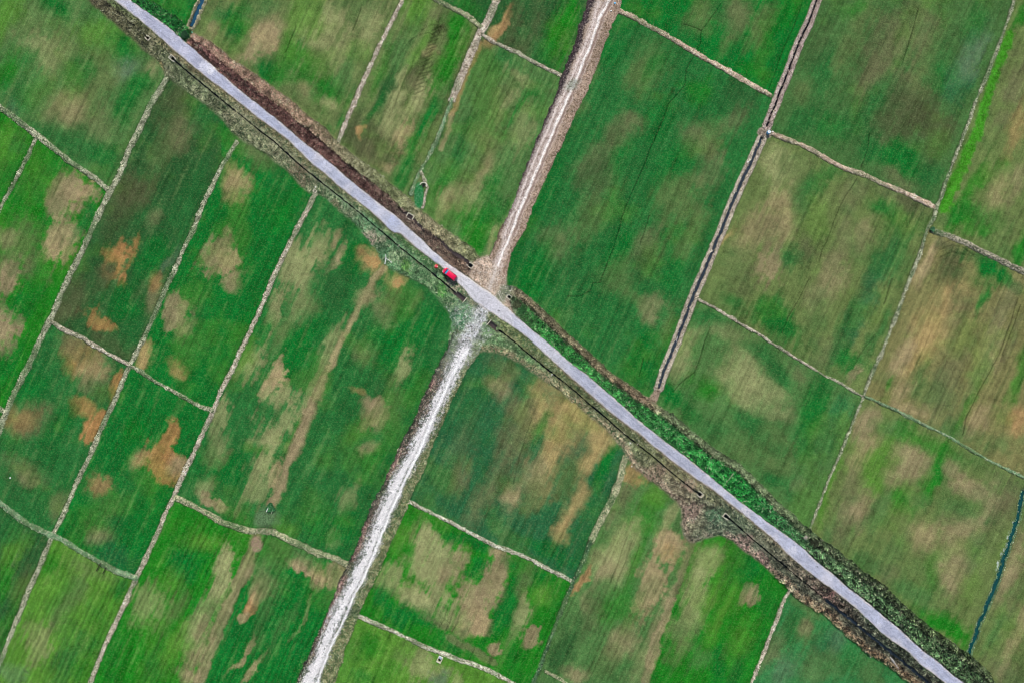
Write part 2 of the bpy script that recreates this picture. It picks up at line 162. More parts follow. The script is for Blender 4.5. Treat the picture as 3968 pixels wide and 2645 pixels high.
FIELDS = [l.split('|') for l in '''
150,150,q|60,60,70,60,o,.5;102,119,50,55,p,.75;150,120,70,60,o,.7;245,85,40,70,y,.7;285,150,35,32,W,.9;340,162,32,18,T,.8;204,204,90,50,o,.9;156,258,45,35,t,.55;235,280,40,40,b,.45;313,210,60,30,G,.9;170,160,40,35,G,.7;279,112,30,30,G,.9;65,135,25,20,G,.7;20,170,50,28,B,.9;190,335,40,80,g,.8;240,365,40,30,G,.5;136,4,20,40,G,.9;40,220,40,40,g,.7;8,40,80,25,y,.8;80,300,20,60,g,.7;100,200,40,40,y,.35;35,250,20,16,W,.4
20,330,B|20,350,60,30,y,.6;50,330,30,20,g,.5
80,500,B|152,435,44,36,O,.5;150,440,50,36,T,.95;200,440,18,36,t,.9;136,565,60,34,t,.95;20,634,45,30,T,1;8,765,55,32,T,1;75,624,30,40,b,.8;17,549,20,25,T,.7;50,560,60,50,o,.7;90,640,60,22,B,.8;85,400,50,40,y,.4;190,500,60,18,g,.7;40,700,30,30,G,.6;15,590,25,35,b,.5;20,840,60,25,G,.6
330,400,d|415,300,45,36,b,.85;401,218,40,30,D,.7;390,250,40,60,D,.35;470,270,50,35,g,.8;515,310,30,15,G,.7;360,340,60,22,o,.4;306,449,45,36,D,.95;354,504,28,16,b,.7;280,470,80,45,D,.5;275,606,44,24,R,.95;240,640,36,20,D,.8;262,618,14,9,D,.9;347,600,52,26,G,.8;160,690,60,32,D,.85;385,600,40,10,W,.5;352,680,40,16,b,.9;360,650,18,20,R,.5;279,705,45,36,G,.85;218,745,20,45,R,.85;250,800,20,60,D,.8;300,775,44,18,g,.8;430,440,80,20,g,.5;420,520,60,30,g,.6;150,725,20,25,D,.6
600,460,G|540,428,36,32,O,.6;542,428,32,28,t,.6;580,345,20,35,b,.6;600,370,22,40,o,.5;500,590,46,34,T,.85;520,605,26,22,t,.9;546,640,22,15,T,.8;405,725,46,26,T,.85;424,765,22,17,T,.7;404,850,18,26,r,.8;332,824,26,17,O,.95;470,850,40,30,G,.5;650,480,60,40,B,.35;450,720,40,20,g,.5;640,410,40,30,g,.4;700,480,40,20,g,.6;440,800,30,30,g,.5;545,760,60,18,B,.3
200,1000,g|180,800,22,50,b,.7;185,828,30,42,R,.75;215,862,40,26,t,.6;268,872,40,13,R,.9;262,925,50,10,R,.7;68,879,40,34,G,.85;60,955,36,42,b,.85;52,950,26,30,R,.4;216,975,36,18,R,1;190,932,18,32,R,.7;170,800,30,40,b,.6;136,990,60,30,G,.6;222,890,24,22,d,.8;52,1088,30,55,b,.65;68,1108,20,20,T,.5;136,1158,36,16,b,.8;120,1060,60,30,g,.5;40,1130,25,40,d,.5;150,1120,50,14,G,.3
380,1000,G|300,890,26,34,G,.6;374,1020,50,14,R,.9;374,1072,30,55,R,1;405,1072,20,22,T,.8;330,1060,26,20,t,.5;221,1118,28,30,R,.9;222,1118,34,36,b,.6;225,1230,30,20,T,.8;240,1210,50,40,d,.6;289,1153,60,40,g,.6;306,1205,50,35,G,.7;265,1285,30,50,u,.6;300,990,30,30,B,.4;230,1160,30,40,g,.6;350,1160,60,30,B,.25
40,1280,d|34,1272,60,25,y,.8;51,1358,60,16,D,.7;20,1220,30,40,g,.7;20,1420,50,20,B,.5;10,1340,50,14,B,.7
180,1400,y|119,1292,30,30,B,.8;272,1345,24,20,G,.8;220,1310,20,50,o,.5;160,1375,80,20,o,.4;85,1470,55,34,p,.65;150,1400,90,12,b,.3;153,1510,60,34,g,.7;220,1440,80,24,B,.4;30,1548,24,30,W,.6;200,1540,40,30,B,.5;100,1400,60,20,y,.4
640,800,g|690,612,70,42,p,.85;700,690,70,24,p,.6;627,708,45,22,p,.9;650,760,60,24,o,.8;722,560,46,22,p,.7;772,590,46,13,T,.95;765,545,20,9,t,.8;814,590,40,34,G,.95;855,598,24,22,O,.9;838,580,12,16,r,.7;690,787,60,38,G,1;661,832,46,34,G,.9;712,692,40,20,o,.5;750,810,60,16,p,.7;742,640,60,20,g,.7;780,650,60,24,d,.6;634,868,44,18,t,.95;648,910,30,34,p,.85;612,1010,44,36,p,.9;660,965,40,28,p,.7;590,760,60,30,G,.6;700,930,60,22,p,.6;690,980,50,14,y,.5;899,637,22,20,O,.9;835,690,30,20,t,.8;882,700,40,26,b,.7;905,735,16,28,p,.6;950,690,18,12,b,.6;933,760,60,50,G,1;905,830,50,36,G,.9;990,730,30,20,G,.8;838,800,36,22,b,.6;860,760,40,20,G,.7;933,832,46,20,p,.75;880,885,50,26,d,.7;812,892,10,16,r,.6;855,948,34,22,T,1;835,928,18,20,T,.8;866,975,20,10,T,.7;825,980,30,18,y,.4;960,885,60,24,G,.8;900,930,40,24,q,.6;845,1034,16,18,T,.8;870,1010,30,20,g,.6;476,1115,30,22,p,.6;503,1150,12,40,T,1;552,1180,22,30,G,.9;527,1075,40,36,G,.85;505,965,50,22,p,.8;578,830,50,20,p,.8;561,817,40,22,y,.7;590,1035,16,30,B,.6;500,1030,36,24,t,.5;625,1102,46,16,t,.9;600,1075,40,25,p,.8;590,1130,40,20,p,.6;700,1075,90,30,g,.8;797,1150,50,18,p,.5;763,1238,22,18,p,.6;867,1068,50,24,G,.9;785,1210,50,34,G,.8;650,1200,20,26,y,.8;680,1150,60,30,g,.7;730,1200,40,40,B,.4;470,1060,60,30,G,.5;640,560,40,16,G,.4
450,1400,B|435,1275,44,46,G,1;470,1245,24,34,y,.8;425,1320,22,34,G,.8;512,1320,60,22,p,.95;480,1400,70,26,p,.6;442,1455,50,24,p,.55;340,1392,60,46,p,.55;357,1528,44,28,G,.8;400,1400,60,20,o,.6;408,1480,50,22,y,.8;455,1490,60,16,T,.8;510,1477,20,22,t,.8;439,1550,22,24,T,.8;390,1330,40,30,y,.5;320,1470,50,30,B,.5;280,1540,40,30,B,.5;385,1200,30,16,B,.5
700,1450,G|578,1381,36,12,r,1;600,1340,30,26,t,.8;555,1412,10,16,t,.9;561,1505,50,5,t,.8;577,1548,36,5,t,.8;545,1530,40,5,t,.6;706,1306,22,50,t,1;680,1300,16,22,T,.9;763,1308,18,26,T,.9;720,1330,20,16,t,.6;680,1270,20,60,q,.8;625,1300,50,24,q,.7;620,1380,60,16,q,.5;688,1415,60,7,p,.4;640,1440,70,8,q,.5;760,1350,40,14,q,.4;600,1450,60,14,q,.4
900,1300,B|984,1245,36,50,p,.95;1001,1306,60,56,p,.9;970,1280,60,40,p,.5;916,1238,40,24,y,.6;900,1323,36,36,p,.7;933,1357,26,30,p,.85;970,1378,24,60,p,1;1040,1323,46,24,T,.8;1020,1370,20,40,p,.7;1096,1310,22,22,G,.9;1135,1272,18,20,T,1;1130,1335,56,24,T,.9;1086,1375,50,30,T,.85;1070,1420,40,30,t,.8;1100,1432,22,30,t,1;1025,1412,34,34,p,.8;1151,1484,18,16,T,.95;1160,1380,90,22,G,.9;882,1358,26,26,G,.9;925,1410,24,40,G,1;985,1420,18,26,G,.8;1103,1256,20,26,G,.8;1203,1405,36,20,p,.8;1254,1370,30,26,y,.8;1220,1460,18,16,T,.95;1237,1323,26,36,G,.8;1190,1310,20,40,G,.8;1200,1340,30,20,b,.5;940,1190,24,30,B,.8;1060,1245,14,50,G,.7;1020,1430,8,40,b,.7;1190,1430,50,14,p,.4;1230,1520,40,14,B,.5;1060,1480,20,50,g,.4
870,1530,y|970,1528,40,36,p,.75;930,1500,20,30,o,.5;850,1480,40,26,B,.8;960,1480,12,40,o,.5;1086,1548,18,30,y,.9;994,1551,24,14,W,.8;840,1560,22,22,G,.6;900,1540,30,26,B,.4;1040,1560,20,16,p,.6
1150,1000,u|1144,890,22,26,T,.75;1160,850,20,30,b,.6;1240,945,60,40,O,.8;1190,940,30,40,b,.7;1290,990,70,28,O,.8;1330,965,22,50,O,.95;1380,1005,36,36,O,.8;1240,985,50,11,G,.75;1186,1000,60,40,b,.75;1320,1020,46,24,b,.6;1260,1060,70,32,O,.8;1225,1090,40,26,t,.7;1360,1055,44,18,O,.8;1311,1170,76,18,O,.8;1290,1212,30,15,O,.8;1220,1120,50,30,o,.7;1185,1120,60,20,b,.6;1254,1260,24,60,G,.7;1140,1180,30,60,u,.8;1396,1068,60,13,G,.95;1052,1095,46,20,b,.7;1103,1150,70,22,b,.6;1145,1085,50,22,b,.5;1300,1095,40,20,o,.7;1080,920,60,26,g,.5;1060,1010,50,30,b,.25;1178,1136,30,16,t,.6;1350,1170,70,20,g,.6;1110,960,40,20,u,.8;1355,1240,40,30,g,.5
1420,1300,q|1455,1095,34,30,r,.85;1440,1140,50,20,b,.7;1500,1140,40,26,y,.8;1475,1200,46,38,B,.8;1540,1195,46,15,p,.8;1543,1265,40,34,t,.9;1540,1275,20,18,r,.7;1420,1275,90,40,p,.9;1380,1340,60,16,T,.7;1342,1336,40,12,r,.9;1470,1280,60,12,B,.6;1385,1365,40,22,G,.6;1424,1385,60,24,B,.6;1500,1340,80,30,t,.85;1550,1340,60,8,T,.8;1424,1470,50,26,T,.65;1370,1410,60,20,b,.4;1328,1555,20,26,T,.7;1300,1490,60,26,d,.8;1480,1520,60,24,p,.6;1505,1440,50,10,b,.8;1390,1530,40,30,o,.6;1450,1410,50,14,B,.4;1400,1180,40,12,b,.6
1700,1400,B|1723,1366,18,17,T,.9;1608,1310,70,24,p,.85;1594,1410,80,30,p,.7;1560,1480,60,18,o,.6;1640,1360,60,14,y,.7;1710,1290,50,40,G,.8;1645,1515,50,20,G,.7;1700,1480,60,24,y,.5;1640,1450,50,18,y,.5;1670,1390,50,8,y,.6;1600,1520,40,26,q,.6;1690,1540,40,20,G,.5
1900,1500,E|1844,1443,34,40,o,.8;1850,1440,22,20,T,.6;1776,1487,50,18,b,.7;1850,1385,16,50,o,.7;1890,1480,40,30,u,.8;1878,1530,40,50,o,.5;1810,1440,50,18,g,.8;1990,1545,30,40,o,.6;1940,1510,40,26,g,.7;1800,1550,40,30,W,.5;1920,1450,40,20,W,.4
560,150,o|545,50,40,26,G,.95;508,50,36,24,g,.7;490,80,30,16,T,.8;470,100,10,20,b,.6;578,115,34,26,T,.95;610,85,46,26,t,.95;625,60,30,40,T,.7;600,20,30,30,q,.7;688,95,26,20,g,.8;610,152,16,34,G,.95;678,140,40,30,B,.7;660,180,16,40,B,.6;750,205,36,44,B,.9;700,211,20,20,t,.6;753,238,18,20,p,.8;785,275,24,20,G,.8;740,285,10,30,G,.5;740,60,60,60,p,.75;848,75,70,24,p,.7;700,30,50,40,y,.7;800,160,60,26,q,.8;780,110,50,26,p,.5;660,120,40,20,y,.5;720,160,40,30,B,.5;560,90,40,16,B,.5
410,5,G|440,20,20,20,g,.5
900,250,o|950,15,40,36,y,.8;1015,51,30,28,D,.7;1000,30,20,22,b,.5;1046,51,24,30,B,.9;1024,136,90,18,B,.95;960,110,60,16,y,.6;965,160,70,22,D,.95;955,190,30,20,b,.8;985,110,14,16,t,.5;916,136,80,22,q,.9;915,190,60,14,p,.7;875,221,60,18,d,.9;890,270,50,12,d,.7;899,255,60,11,p,.7;945,238,60,18,p,.8;977,280,80,15,G,.95;835,306,50,40,D,.95;838,296,18,10,r,.9;882,350,44,34,D,.95;925,305,50,18,t,.85;900,290,40,18,p,.6;889,385,14,28,t,.5;933,357,50,14,G,.8;926,412,36,24,G,.8;850,350,30,26,b,.6;870,160,70,10,B,.5;860,250,40,10,G,.6
1075,8,d|1075,15,16,40,B,.5
1250,60,d|1147,55,60,13,r,1;1128,70,20,8,O,.8;1288,60,90,26,B,1;1265,90,40,14,B,.8;1220,55,80,20,D,.6;1196,105,26,34,D,.7;1230,120,24,30,g,.6;1300,130,30,12,B,.6;1180,20,40,14,D,.6;1200,80,30,14,g,.5;1175,60,50,10,D,.7
1150,400,q|1118,100,22,22,D,.8;1120,100,14,12,r,.6;1150,145,30,36,g,.7;1203,185,20,50,p,.6;1225,225,46,26,G,.7;1154,230,60,30,o,.8;1165,262,50,16,p,.6;1175,285,40,22,G,.7;1103,374,90,36,o,.8;1110,390,60,18,t,.5;1030,410,46,16,G,.8;1120,425,46,22,G,.8;1066,500,24,18,G,.95;1015,480,34,14,p,.8;1040,460,30,14,t,.5;1090,540,44,24,B,.95;1120,500,40,18,G,.7;1130,555,36,8,p,.6;1075,460,36,16,p,.6;1200,300,60,20,p,.5;1060,330,60,16,g,.7;1150,340,50,20,q,.5
1600,50,G|1611,34,46,34,o,.75;1690,34,60,40,b,.75;1665,90,60,16,o,.7;1640,20,30,20,g,.6;1475,34,40,44,G,.7;1700,125,50,46,G,.9;1750,60,60,24,o,.75;1790,40,70,26,B,.4;1580,80,30,30,g,.5;1730,170,20,40,B,.5;1830,10,40,20,B,.4
1450,450,g|1490,150,60,40,o,.7;1400,110,30,30,G,.6;1430,70,16,30,G,.5;1509,146,40,22,G,.7;1540,120,24,40,g,.5;1592,210,34,30,B,.75;1611,330,40,48,b,.7;1640,300,40,30,o,.5;1451,279,26,30,b,.7;1420,315,46,28,b,.6;1380,391,46,46,b,.75;1370,420,60,30,d,.6;1305,350,60,24,g,.8;1237,459,100,26,G,.8;1424,385,50,22,G,.6;1543,391,70,40,G,.6;1700,221,50,36,d,.85;1690,270,40,24,b,.5;1628,400,50,28,b,.65;1560,459,50,50,o,.7;1510,280,50,26,G,.6;1281,562,50,40,b,.6;1215,640,60,40,G,1;1250,600,60,20,G,.6;1492,562,60,30,b,.6;1424,573,60,24,G,.8;1495,705,34,32,T,.75;1450,690,20,40,o,.6;1400,740,40,50,g,.6;1475,828,70,50,G,.95;1420,640,40,40,o,.5;1560,600,60,20,G,.7;1590,540,60,24,o,.6;1350,500,60,30,o,.5;1330,230,26,20,o,.5;1360,160,30,16,o,.5;1480,620,40,24,d,.6;1320,640,40,40,d,.4;1530,750,60,14,o,.6
2000,150,m|1900,153,60,44,g,.85;1890,100,40,30,D,.3;1963,90,90,26,o,.9;1950,50,60,30,q,.5;2048,95,80,40,b,.75;2010,130,80,22,D,.6;2004,180,60,34,b,.6;2100,60,70,30,o,.9;2190,185,40,34,G,.85;2215,150,70,26,W,.7;2195,220,36,30,u,.7;2250,100,60,16,W,.6;2250,50,50,26,G,.5;2085,204,50,34,b,.75;2083,250,50,60,D,.85;2040,310,50,40,D,.75;2140,285,36,40,D,.85;2020,210,50,20,g,.7;1844,275,40,36,g,.8;1940,290,50,34,g,.6;2066,367,34,70,G,.9;2000,330,40,30,g,.7;1900,300,30,40,G,.6;2150,415,36,30,g,.85;2065,412,14,50,b,.6;1850,200,40,24,o,.7;1990,260,60,18,g,.6;2130,140,80,26,o,.8;2160,330,50,20,D,.5;2120,90,50,20,b,.5;1970,20,30,20,B,.5
2280,350,h|2348,30,40,14,B,.9;2330,200,90,24,b,.8;2338,290,70,20,r,.5;2304,384,30,18,B,.7;2240,420,60,16,B,.8;2185,500,40,20,B,.95;2250,510,40,50,B,.65;2262,545,14,12,B,.9;2350,560,60,14,B,.95;2300,530,50,30,o,.6;2290,440,60,20,t,.5;2340,420,60,20,T,.5;2220,470,30,20,B,.6;2310,120,40,16,o,.6
1950,600,h|1793,380,40,50,p,.8;1888,418,50,22,G,.6;1840,390,24,40,o,.7;2030,476,30,44,G,.8;2070,440,20,60,b,.6;1960,450,60,26,b,.6;1793,493,60,40,t,.7;2090,470,26,40,D,.85;1776,606,46,34,T,.85;1860,560,40,22,D,.8;1820,590,34,20,g,.85;1905,650,60,30,T,.6;1990,692,120,22,u,.85;2050,580,60,36,g,.6;1940,560,50,24,b,.6;1990,545,40,20,T,.5;1810,760,40,34,G,.9;1775,719,40,40,G,.9;1946,828,24,60,G,.85;1895,810,40,26,b,.6;1970,858,24,6,T,.85;1960,900,12,20,E,.7;1880,720,60,30,o,.5;1730,539,60,30,t,.6;1696,624,60,30,o,.7;1713,658,40,24,D,.5;1672,556,36,8,O,.8;1760,520,50,30,D,.4;1850,460,50,24,g,.6;2020,760,60,16,g,.7;1930,770,50,20,g,.6;1690,690,20,30,G,.6;2090,540,40,14,G,.3
1700,850,q|1628,730,24,34,g,.9;1700,780,50,40,o,.5;1577,811,60,20,p,.75;1660,760,20,40,p,.5;1628,896,30,44,B,.85;1690,862,50,50,p,.75;1757,890,30,50,p,.8;1800,950,26,44,b,.6;1543,913,24,30,G,.95;1580,945,16,30,G,.6;1713,981,40,30,g,.8;1750,930,22,60,p,.5;1871,945,90,34,G,.9;1940,930,30,18,E,1;1900,1010,50,26,u,.8;1790,860,20,40,g,.8;1840,850,20,30,b,.5;1827,1025,50,40,g,.8;1793,1062,26,40,o,.8;1769,1095,20,30,g,.9;1700,1030,30,50,o,.6;1810,1120,40,30,g,.7;1830,1120,20,24,b,.4;1745,820,16,40,g,.7;1780,1000,20,40,o,.7;1640,990,16,40,g,.5
2100,1200,h|1990,964,44,28,T,.85;2060,990,26,50,q,.9;2100,1010,30,40,B,.5;2151,1032,24,70,B,.6;2000,1040,50,26,t,.7;2014,1085,70,24,y,.8;2040,1040,36,20,y,.5;2083,1070,46,36,T,.85;2138,1095,66,16,B,.95;2190,1088,24,26,T,.7;2236,1119,22,60,T,.85;2270,1155,50,30,T,.75;2310,1150,50,30,b,.8;1963,1175,46,30,T,.85;1970,1110,40,20,b,.6;2076,1153,30,26,B,.8;2110,1150,30,20,q,.6;2020,1170,40,24,q,.7;2202,1221,60,46,T,.7;2120,1230,30,40,t,.6;2185,1313,50,34,T,.75;2140,1320,60,16,B,.5;2150,1425,24,56,B,1;2205,1450,26,36,B,1;2230,1480,24,14,B,.8;2100,1370,24,50,q,.8;2040,1323,30,30,b,.8;1930,1240,30,30,b,.6;1900,1230,20,20,q,.7;2000,1290,24,50,q,.6;1890,1170,40,10,y,.7;1915,1100,60,8,y,.8;2240,1250,50,26,q,.6;2280,1230,50,24,o,.8;2060,1260,36,26,q,.5;2200,1160,24,40,q,.6
2200,800,k|2145,745,70,34,O,1;2110,820,60,28,O,.9;2195,665,44,26,O,1;2190,710,50,20,b,.6;2066,821,46,24,t,.9;2134,600,50,16,t,.9;2165,565,14,30,b,.8;2190,628,34,26,D,.85;2175,580,16,36,D,.5;2245,600,22,40,d,.6;2270,624,36,40,G,1;2320,650,14,30,G,.8;2255,695,40,12,G,.85;2304,720,90,20,b,.7;2280,800,60,26,T,.6;2338,964,30,22,r,.8;2345,860,80,16,B,.7;2340,760,60,10,b,.6;2120,870,40,22,g,.5;2160,920,60,40,q,.4;2042,885,20,10,B,.7;2095,950,16,50,t,.6;2180,880,80,30,b,.6;2205,1000,26,40,g,.6;2250,960,46,16,t,.6;2250,860,100,12,q,.5;2225,940,60,8,B,.5;2150,700,30,10,D,.3;2075,900,30,20,t,.6;2300,1020,26,30,q,.5;2150,985,14,40,q,.5;2190,765,60,14,b,.4
2320,1450,h|2321,1310,90,20,T,.8;2287,1443,50,20,q,.9;2275,1520,40,20,o,.7;2310,1540,30,40,b,.8;2340,1240,60,12,b,.6;2345,1450,80,16,t,.5;2330,1380,60,14,b,.5
'''.strip().split('\n')]

# ------------------------------------------------------------------ raster grid
ST = 1.75
gx = np.arange(-180, 2532, ST, dtype=np.float32); gy = np.arange(-180, 1748, ST, dtype=np.float32)
X, Y = np.meshgrid(gx, gy); NH, NW = X.shape
def win(x0, x1, y0, y1):
    i0 = max(0, int((y0-gy[0])/ST)-1); i1 = min(NH, int((y1-gy[0])/ST)+3)
    j0 = max(0, int((x0-gx[0])/ST)-1); j1 = min(NW, int((x1-gx[0])/ST)+3)
    return slice(i0, max(i0, i1)), slice(j0, max(j0, j1))
def dist(pts, maxd, XX=None, YY=None):
    XX = X if XX is None else XX; YY = Y if YY is None else YY
    D = np.full(X.shape, 1e3, np.float32)
    for (x0, y0), (x1, y1) in zip(pts[:-1], pts[1:]):
        s = win(min(x0, x1)-maxd-5, max(x0, x1)+maxd+5, min(y0, y1)-maxd-5, max(y0, y1)+maxd+5)
        a = XX[s]-x0; b = YY[s]-y0; dx = x1-x0; dy = y1-y0
        t = np.clip((a*dx+b*dy)/(dx*dx+dy*dy+1e-9), 0, 1)
        D[s] = np.minimum(D[s], np.hypot(a-t*dx, b-t*dy))
    return D
def inside(poly, XX=None, YY=None):
    XX = X if XX is None else XX; YY = Y if YY is None else YY
    xs = [p[0] for p in poly]; ys = [p[1] for p in poly]
    M = np.zeros(X.shape, bool); s = win(min(xs)-6, max(xs)+6, min(ys)-6, max(ys)+6)
    a = XX[s]; b = YY[s]; m = np.zeros(a.shape, bool)
    for (x0, y0), (x1, y1) in zip(poly, poly[1:]+poly[:1]):
        if y0 == y1: continue
        m ^= ((y0 > b) != (y1 > b)) & (a < (x1-x0)*(b-y0)/(y1-y0)+x0)
    M[s] = m; return M
def ext(pts, L=380):
    """carry a line that runs out of the photographed area on past it"""
    pts = list(pts)
    def out(p): return p[0] < 0 or p[0] > 2352 or p[1] < 0 or p[1] > 1568
    for k in (0, -1):
        p = pts[k]; q = pts[1 if k == 0 else -2]
        if out(p):
            n = math.hypot(p[0]-q[0], p[1]-q[1]) or 1
            e = (p[0]+(p[0]-q[0])/n*L, p[1]+(p[1]-q[1])/n*L)
            if k == 0: pts.insert(0, e)
            else: pts.append(e)
    return pts
n_a = fbm(X, Y, 26, 11, 4); n_b = fbm(X, Y, 26, 21, 4)
n_c = fbm(X, Y, 7, 31, 2); n_d = fbm(X, Y, 7, 41, 2)
XW = X+n_a*3.2+n_c*2.2; YW = Y+n_b*3.2+n_d*2.2           # ragged edges
XR = X+n_a*1.8+n_c*.9; YR = Y+n_b*1.8+n_d*.9              # road edges
XF = X+fbm(X, Y, 70, 51, 4)*26+n_c*4; YF = Y+fbm(X, Y, 70, 61, 4)*26+n_d*4   # crop patches

# ------------------------------------------------------------------ which field is where
m_vn1 = inside(P('190,-100 225,-90 318,-10 345,8 375,22 402,38 428,62 440,78')+[p for p in ROAD_R if p[0] <= 440][::-1], XW, YW)
m_vn2 = inside(VN2_OUT+[p for p in ROAD_R if 425 < p[0] <= 1130][::-1], XW, YW)
m_apr = inside(P('1092,596 1122,586 1164,640 1160,668 1170,690 1188,726 1124,671 1070,632'), XW, YW)
m_vn3 = inside(VN3_OUT+[p for p in ROAD_R if p[0] > 1120][::-1], XW, YW)
m_vs1 = inside(VS1_OUT+P('1095,792 1155,737')+[p for p in ROAD_L if p[0] <= 1151][::-1], XW, YW)
m_vs2 = inside(VS2_OUT+[p for p in ROAD_L if p[0] > 1100][::-1]+P('1090,740'), XW, YW)
verge = m_vn1 | m_vn2 | m_apr | m_vn3 | m_vs1 | m_vs2
m_road = inside(ROAD_L+ROAD_R[::-1], XR, YR)
m_trk = inside(TRK_L+TRK_R[::-1], XW, YW)
m_grv = inside(GRV_L+GRV_R[::-1], XW, YW)
XB = X+n_a*1.5+n_c*1.1; YB = Y+n_b*1.5+n_d*1.1
bd = {k: dist(ext(P(s)), hw+10, XB, YB) for k, (s, hw, kd) in BUNDS.items()}
d_can = dist(ext(CANAL), 24, XB, YB); d_canb = dist(CANAL_B, 24, XB, YB)
d_canc = dist(ext(CANAL_C), 24, XW, YW); d_cand = dist(ext(CANAL_D), 24, XW, YW)
barrier = verge | m_road | m_trk | m_grv | (np.minimum(d_can, d_canb) < 9) | (d_canc < 8) | (d_cand < 6)
for k, D in bd.items(): barrier |= D < max(4.2, BUNDS[k][1])
for s in (3, 4): barrier |= dist(ext(P(STRIPS[s][0])), 10) < 4.2
barrier |= dist(ext(P(STRIPS[5][0])), 10) < 4.2
barrier |= dist(P('1752,300 1760,318'), 14) < 9
barrier |= dist(P('1500,890 1505,925'), 14) < 8
barrier |= dist(P('590,1225 596,1245'), 14) < 5
barrier |= dist(P('1580,1258 1592,1252'), 14) < 5
barrier |= dist(P('1762,212 1795,235'), 14) < 5
barrier |= dist(P('1084,70 1112,84'), 14) < 5
barrier |= dist(P('1600,680 1610,692'), 14) < 5
bc = barrier[::2, ::2] | np.pad(barrier[1::2, ::2], ((0, barrier[::2].shape[0]-barrier[1::2].shape[0]), (0, 0)))
LB = np.zeros(bc.shape, np.int16)
for n, f in enumerate(FIELDS):
    sx, sy, c = f[0].split(',')
    i = int((float(sy)-gy[0])/ST/2); j = int((float(sx)-gx[0])/ST/2)
    i = max(0, i); LB[i-1:i+2, j-1:j+2] = n+1
def grow(L, free, its):
    for it in range(its):
        c0 = (L > 0).sum()
        for ax, sh in ((0, 1), (0, -1), (1, 1), (1, -1)):
            Rl = np.roll(L, sh, ax)
            if ax == 0: Rl[0 if sh == 1 else -1, :] = 0
            else: Rl[:, 0 if sh == 1 else -1] = 0
            m = (L == 0) & free & (Rl > 0); L[m] = Rl[m]
        if (L > 0).sum() == c0: break
    return L
LB = grow(LB, ~bc, 2500)
LB = grow(LB, np.ones_like(bc), 2500)
LAB = np.repeat(np.repeat(LB, 2, 0), 2, 1)[:NH, :NW]

# ------------------------------------------------------------------ paint soils and crops (surface colours, plus shading at the bund feet)
CA = np.zeros((NH, NW, 4), np.float32); CB = np.zeros((NH, NW, 4), np.float32)
Z = np.zeros((NH, NW), np.float32)
plx, ply = .42, -.907
U = X*plx+Y*ply; V = -X*ply+Y*plx                        # along / across the ploughing
edge_n = fbm(X, Y, 34, 71, 5, .62)*.62
streak = fbm(U/9, V, 9, 81, 3)                             # long thin streaks
streak2 = fbm(U/22, V, 4.5, 91, 2)
mott = fbm(X, Y, 16, 101, 4, .65)
PL = {k: lin(v) for k, v in PAL.items()}
for n, f in enumerate(FIELDS):
    m = LAB == n+1; CA[m, :3] = PL[f[0].split(',')[2]]
for n, f in enumerate(FIELDS):
    for b in f[1].split(';'):
        x, y, L, Wd, c, st = b.split(','); x, y, L, Wd, st = float(x), float(y), float(L), float(Wd), float(st)
        r = max(L, Wd)*1.5+30; s = win(x-r, x+r, y-r, y+r)
        xx = XF[s]-x; yy = YF[s]-y
        u = (xx*plx+yy*ply)/L; v = (-xx*ply+yy*plx)/Wd
        crisp = c in 'tTrR' and st >= .85 and y < 1500 and x < 1800
        if crisp: a = st*ss(1.34, .62, np.hypot(u, v)+edge_n[s]*1.1+streak[s]*.5+n_c[s]*.3)
        elif c == 'p' and x < 1260: a = st*ss(1.36, .52, np.hypot(u, v)+edge_n[s]*.8+streak[s]*.7+streak2[s]*.3+n_c[s]*.25)
        else: a = st*ss(1.62, .30, np.hypot(u, v)+edge_n[s]*.8+streak[s]*.5+n_c[s]*.16)
        a = (a*(LAB[s] == n+1))[..., None]
        CA[s][..., :3] += (PL[c]-CA[s][..., :3])*a
def paint(a, colA, colB=None, fr=None, bump=None):
    """blend a surface with weight a; fr = share of the second colour"""
    a3 = a[..., None]
    CA[..., :3] += (colA-CA[..., :3])*a3
    if colB is not None: CB[..., :3] += (colB-CB[..., :3])*a3
    if fr is not None: CA[..., 3] += (fr-CA[..., 3])*a
    if bump is not None: CB[..., 3] += (bump-CB[..., 3])*a
for s, hw, c, st in STRIPS:
    D = dist(ext(P(s)), hw+14, X+n_a*7+n_c*3, Y+n_b*7+n_d*3)+edge_n*hw*.8
    paint(st*ss(hw+4, hw-4, D), PL[c])
# the crop itself turns yellower or deeper in drifts, with thin straw streaks down the rows
n_e = fbm(X, Y, 4.2, 105, 2, .7); hue = fbm(X, Y, 95, 601, 4, .6)
for wgt, c in ((ss(.05, .55, hue)*.32, (76, 120, 40)), (ss(.05, .55, -hue)*.30, (24, 92, 40)), (ss(.2, .7, streak+n_e*.3)*.15*ss(1700, 1200, X), (128, 132, 84)), (ss(.2, .65, -streak+n_e*.3)*.20, (26, 80, 32))):
    paint(wgt, lin(c))
# rows, mottling and thin furrows
rows = vnoise(U/30, V, 3.2, 107)
relief = fbm(X+n_a*6, Y+n_b*6, 13, 109, 3, .6)
stripe = np.sin((V+n_a*5+streak*3)*2*np.pi/12.5)*(.12*ss(800, 700, X)*ss(1150, 1240, Y)+.07*ss(860, 900, X)*ss(1330, 1290, X)*ss(430, 330, Y)+.07*ss(1240, 1300, X)*ss(1560, 1500, X)*ss(1220, 1300, Y)+.05*ss(2000, 2050, X)*ss(500, 560, Y)*ss(1000, 900, Y)+.035)
sat = np.clip(1+streak*.17+streak2*.14+mott*.24+n_c*.13+n_e*.15+rows*.14+relief*.13+.02+stripe, .35, 2)
CA[..., :3] *= sat[..., None]
for s in LINES:
    D = dist(P(s), 6, X+n_a*2, Y+n_b*2); a = ss(2.1, .6, D)*.95
    CA[..., :3] *= (1-a*.6)[..., None]; Z -= a*.05
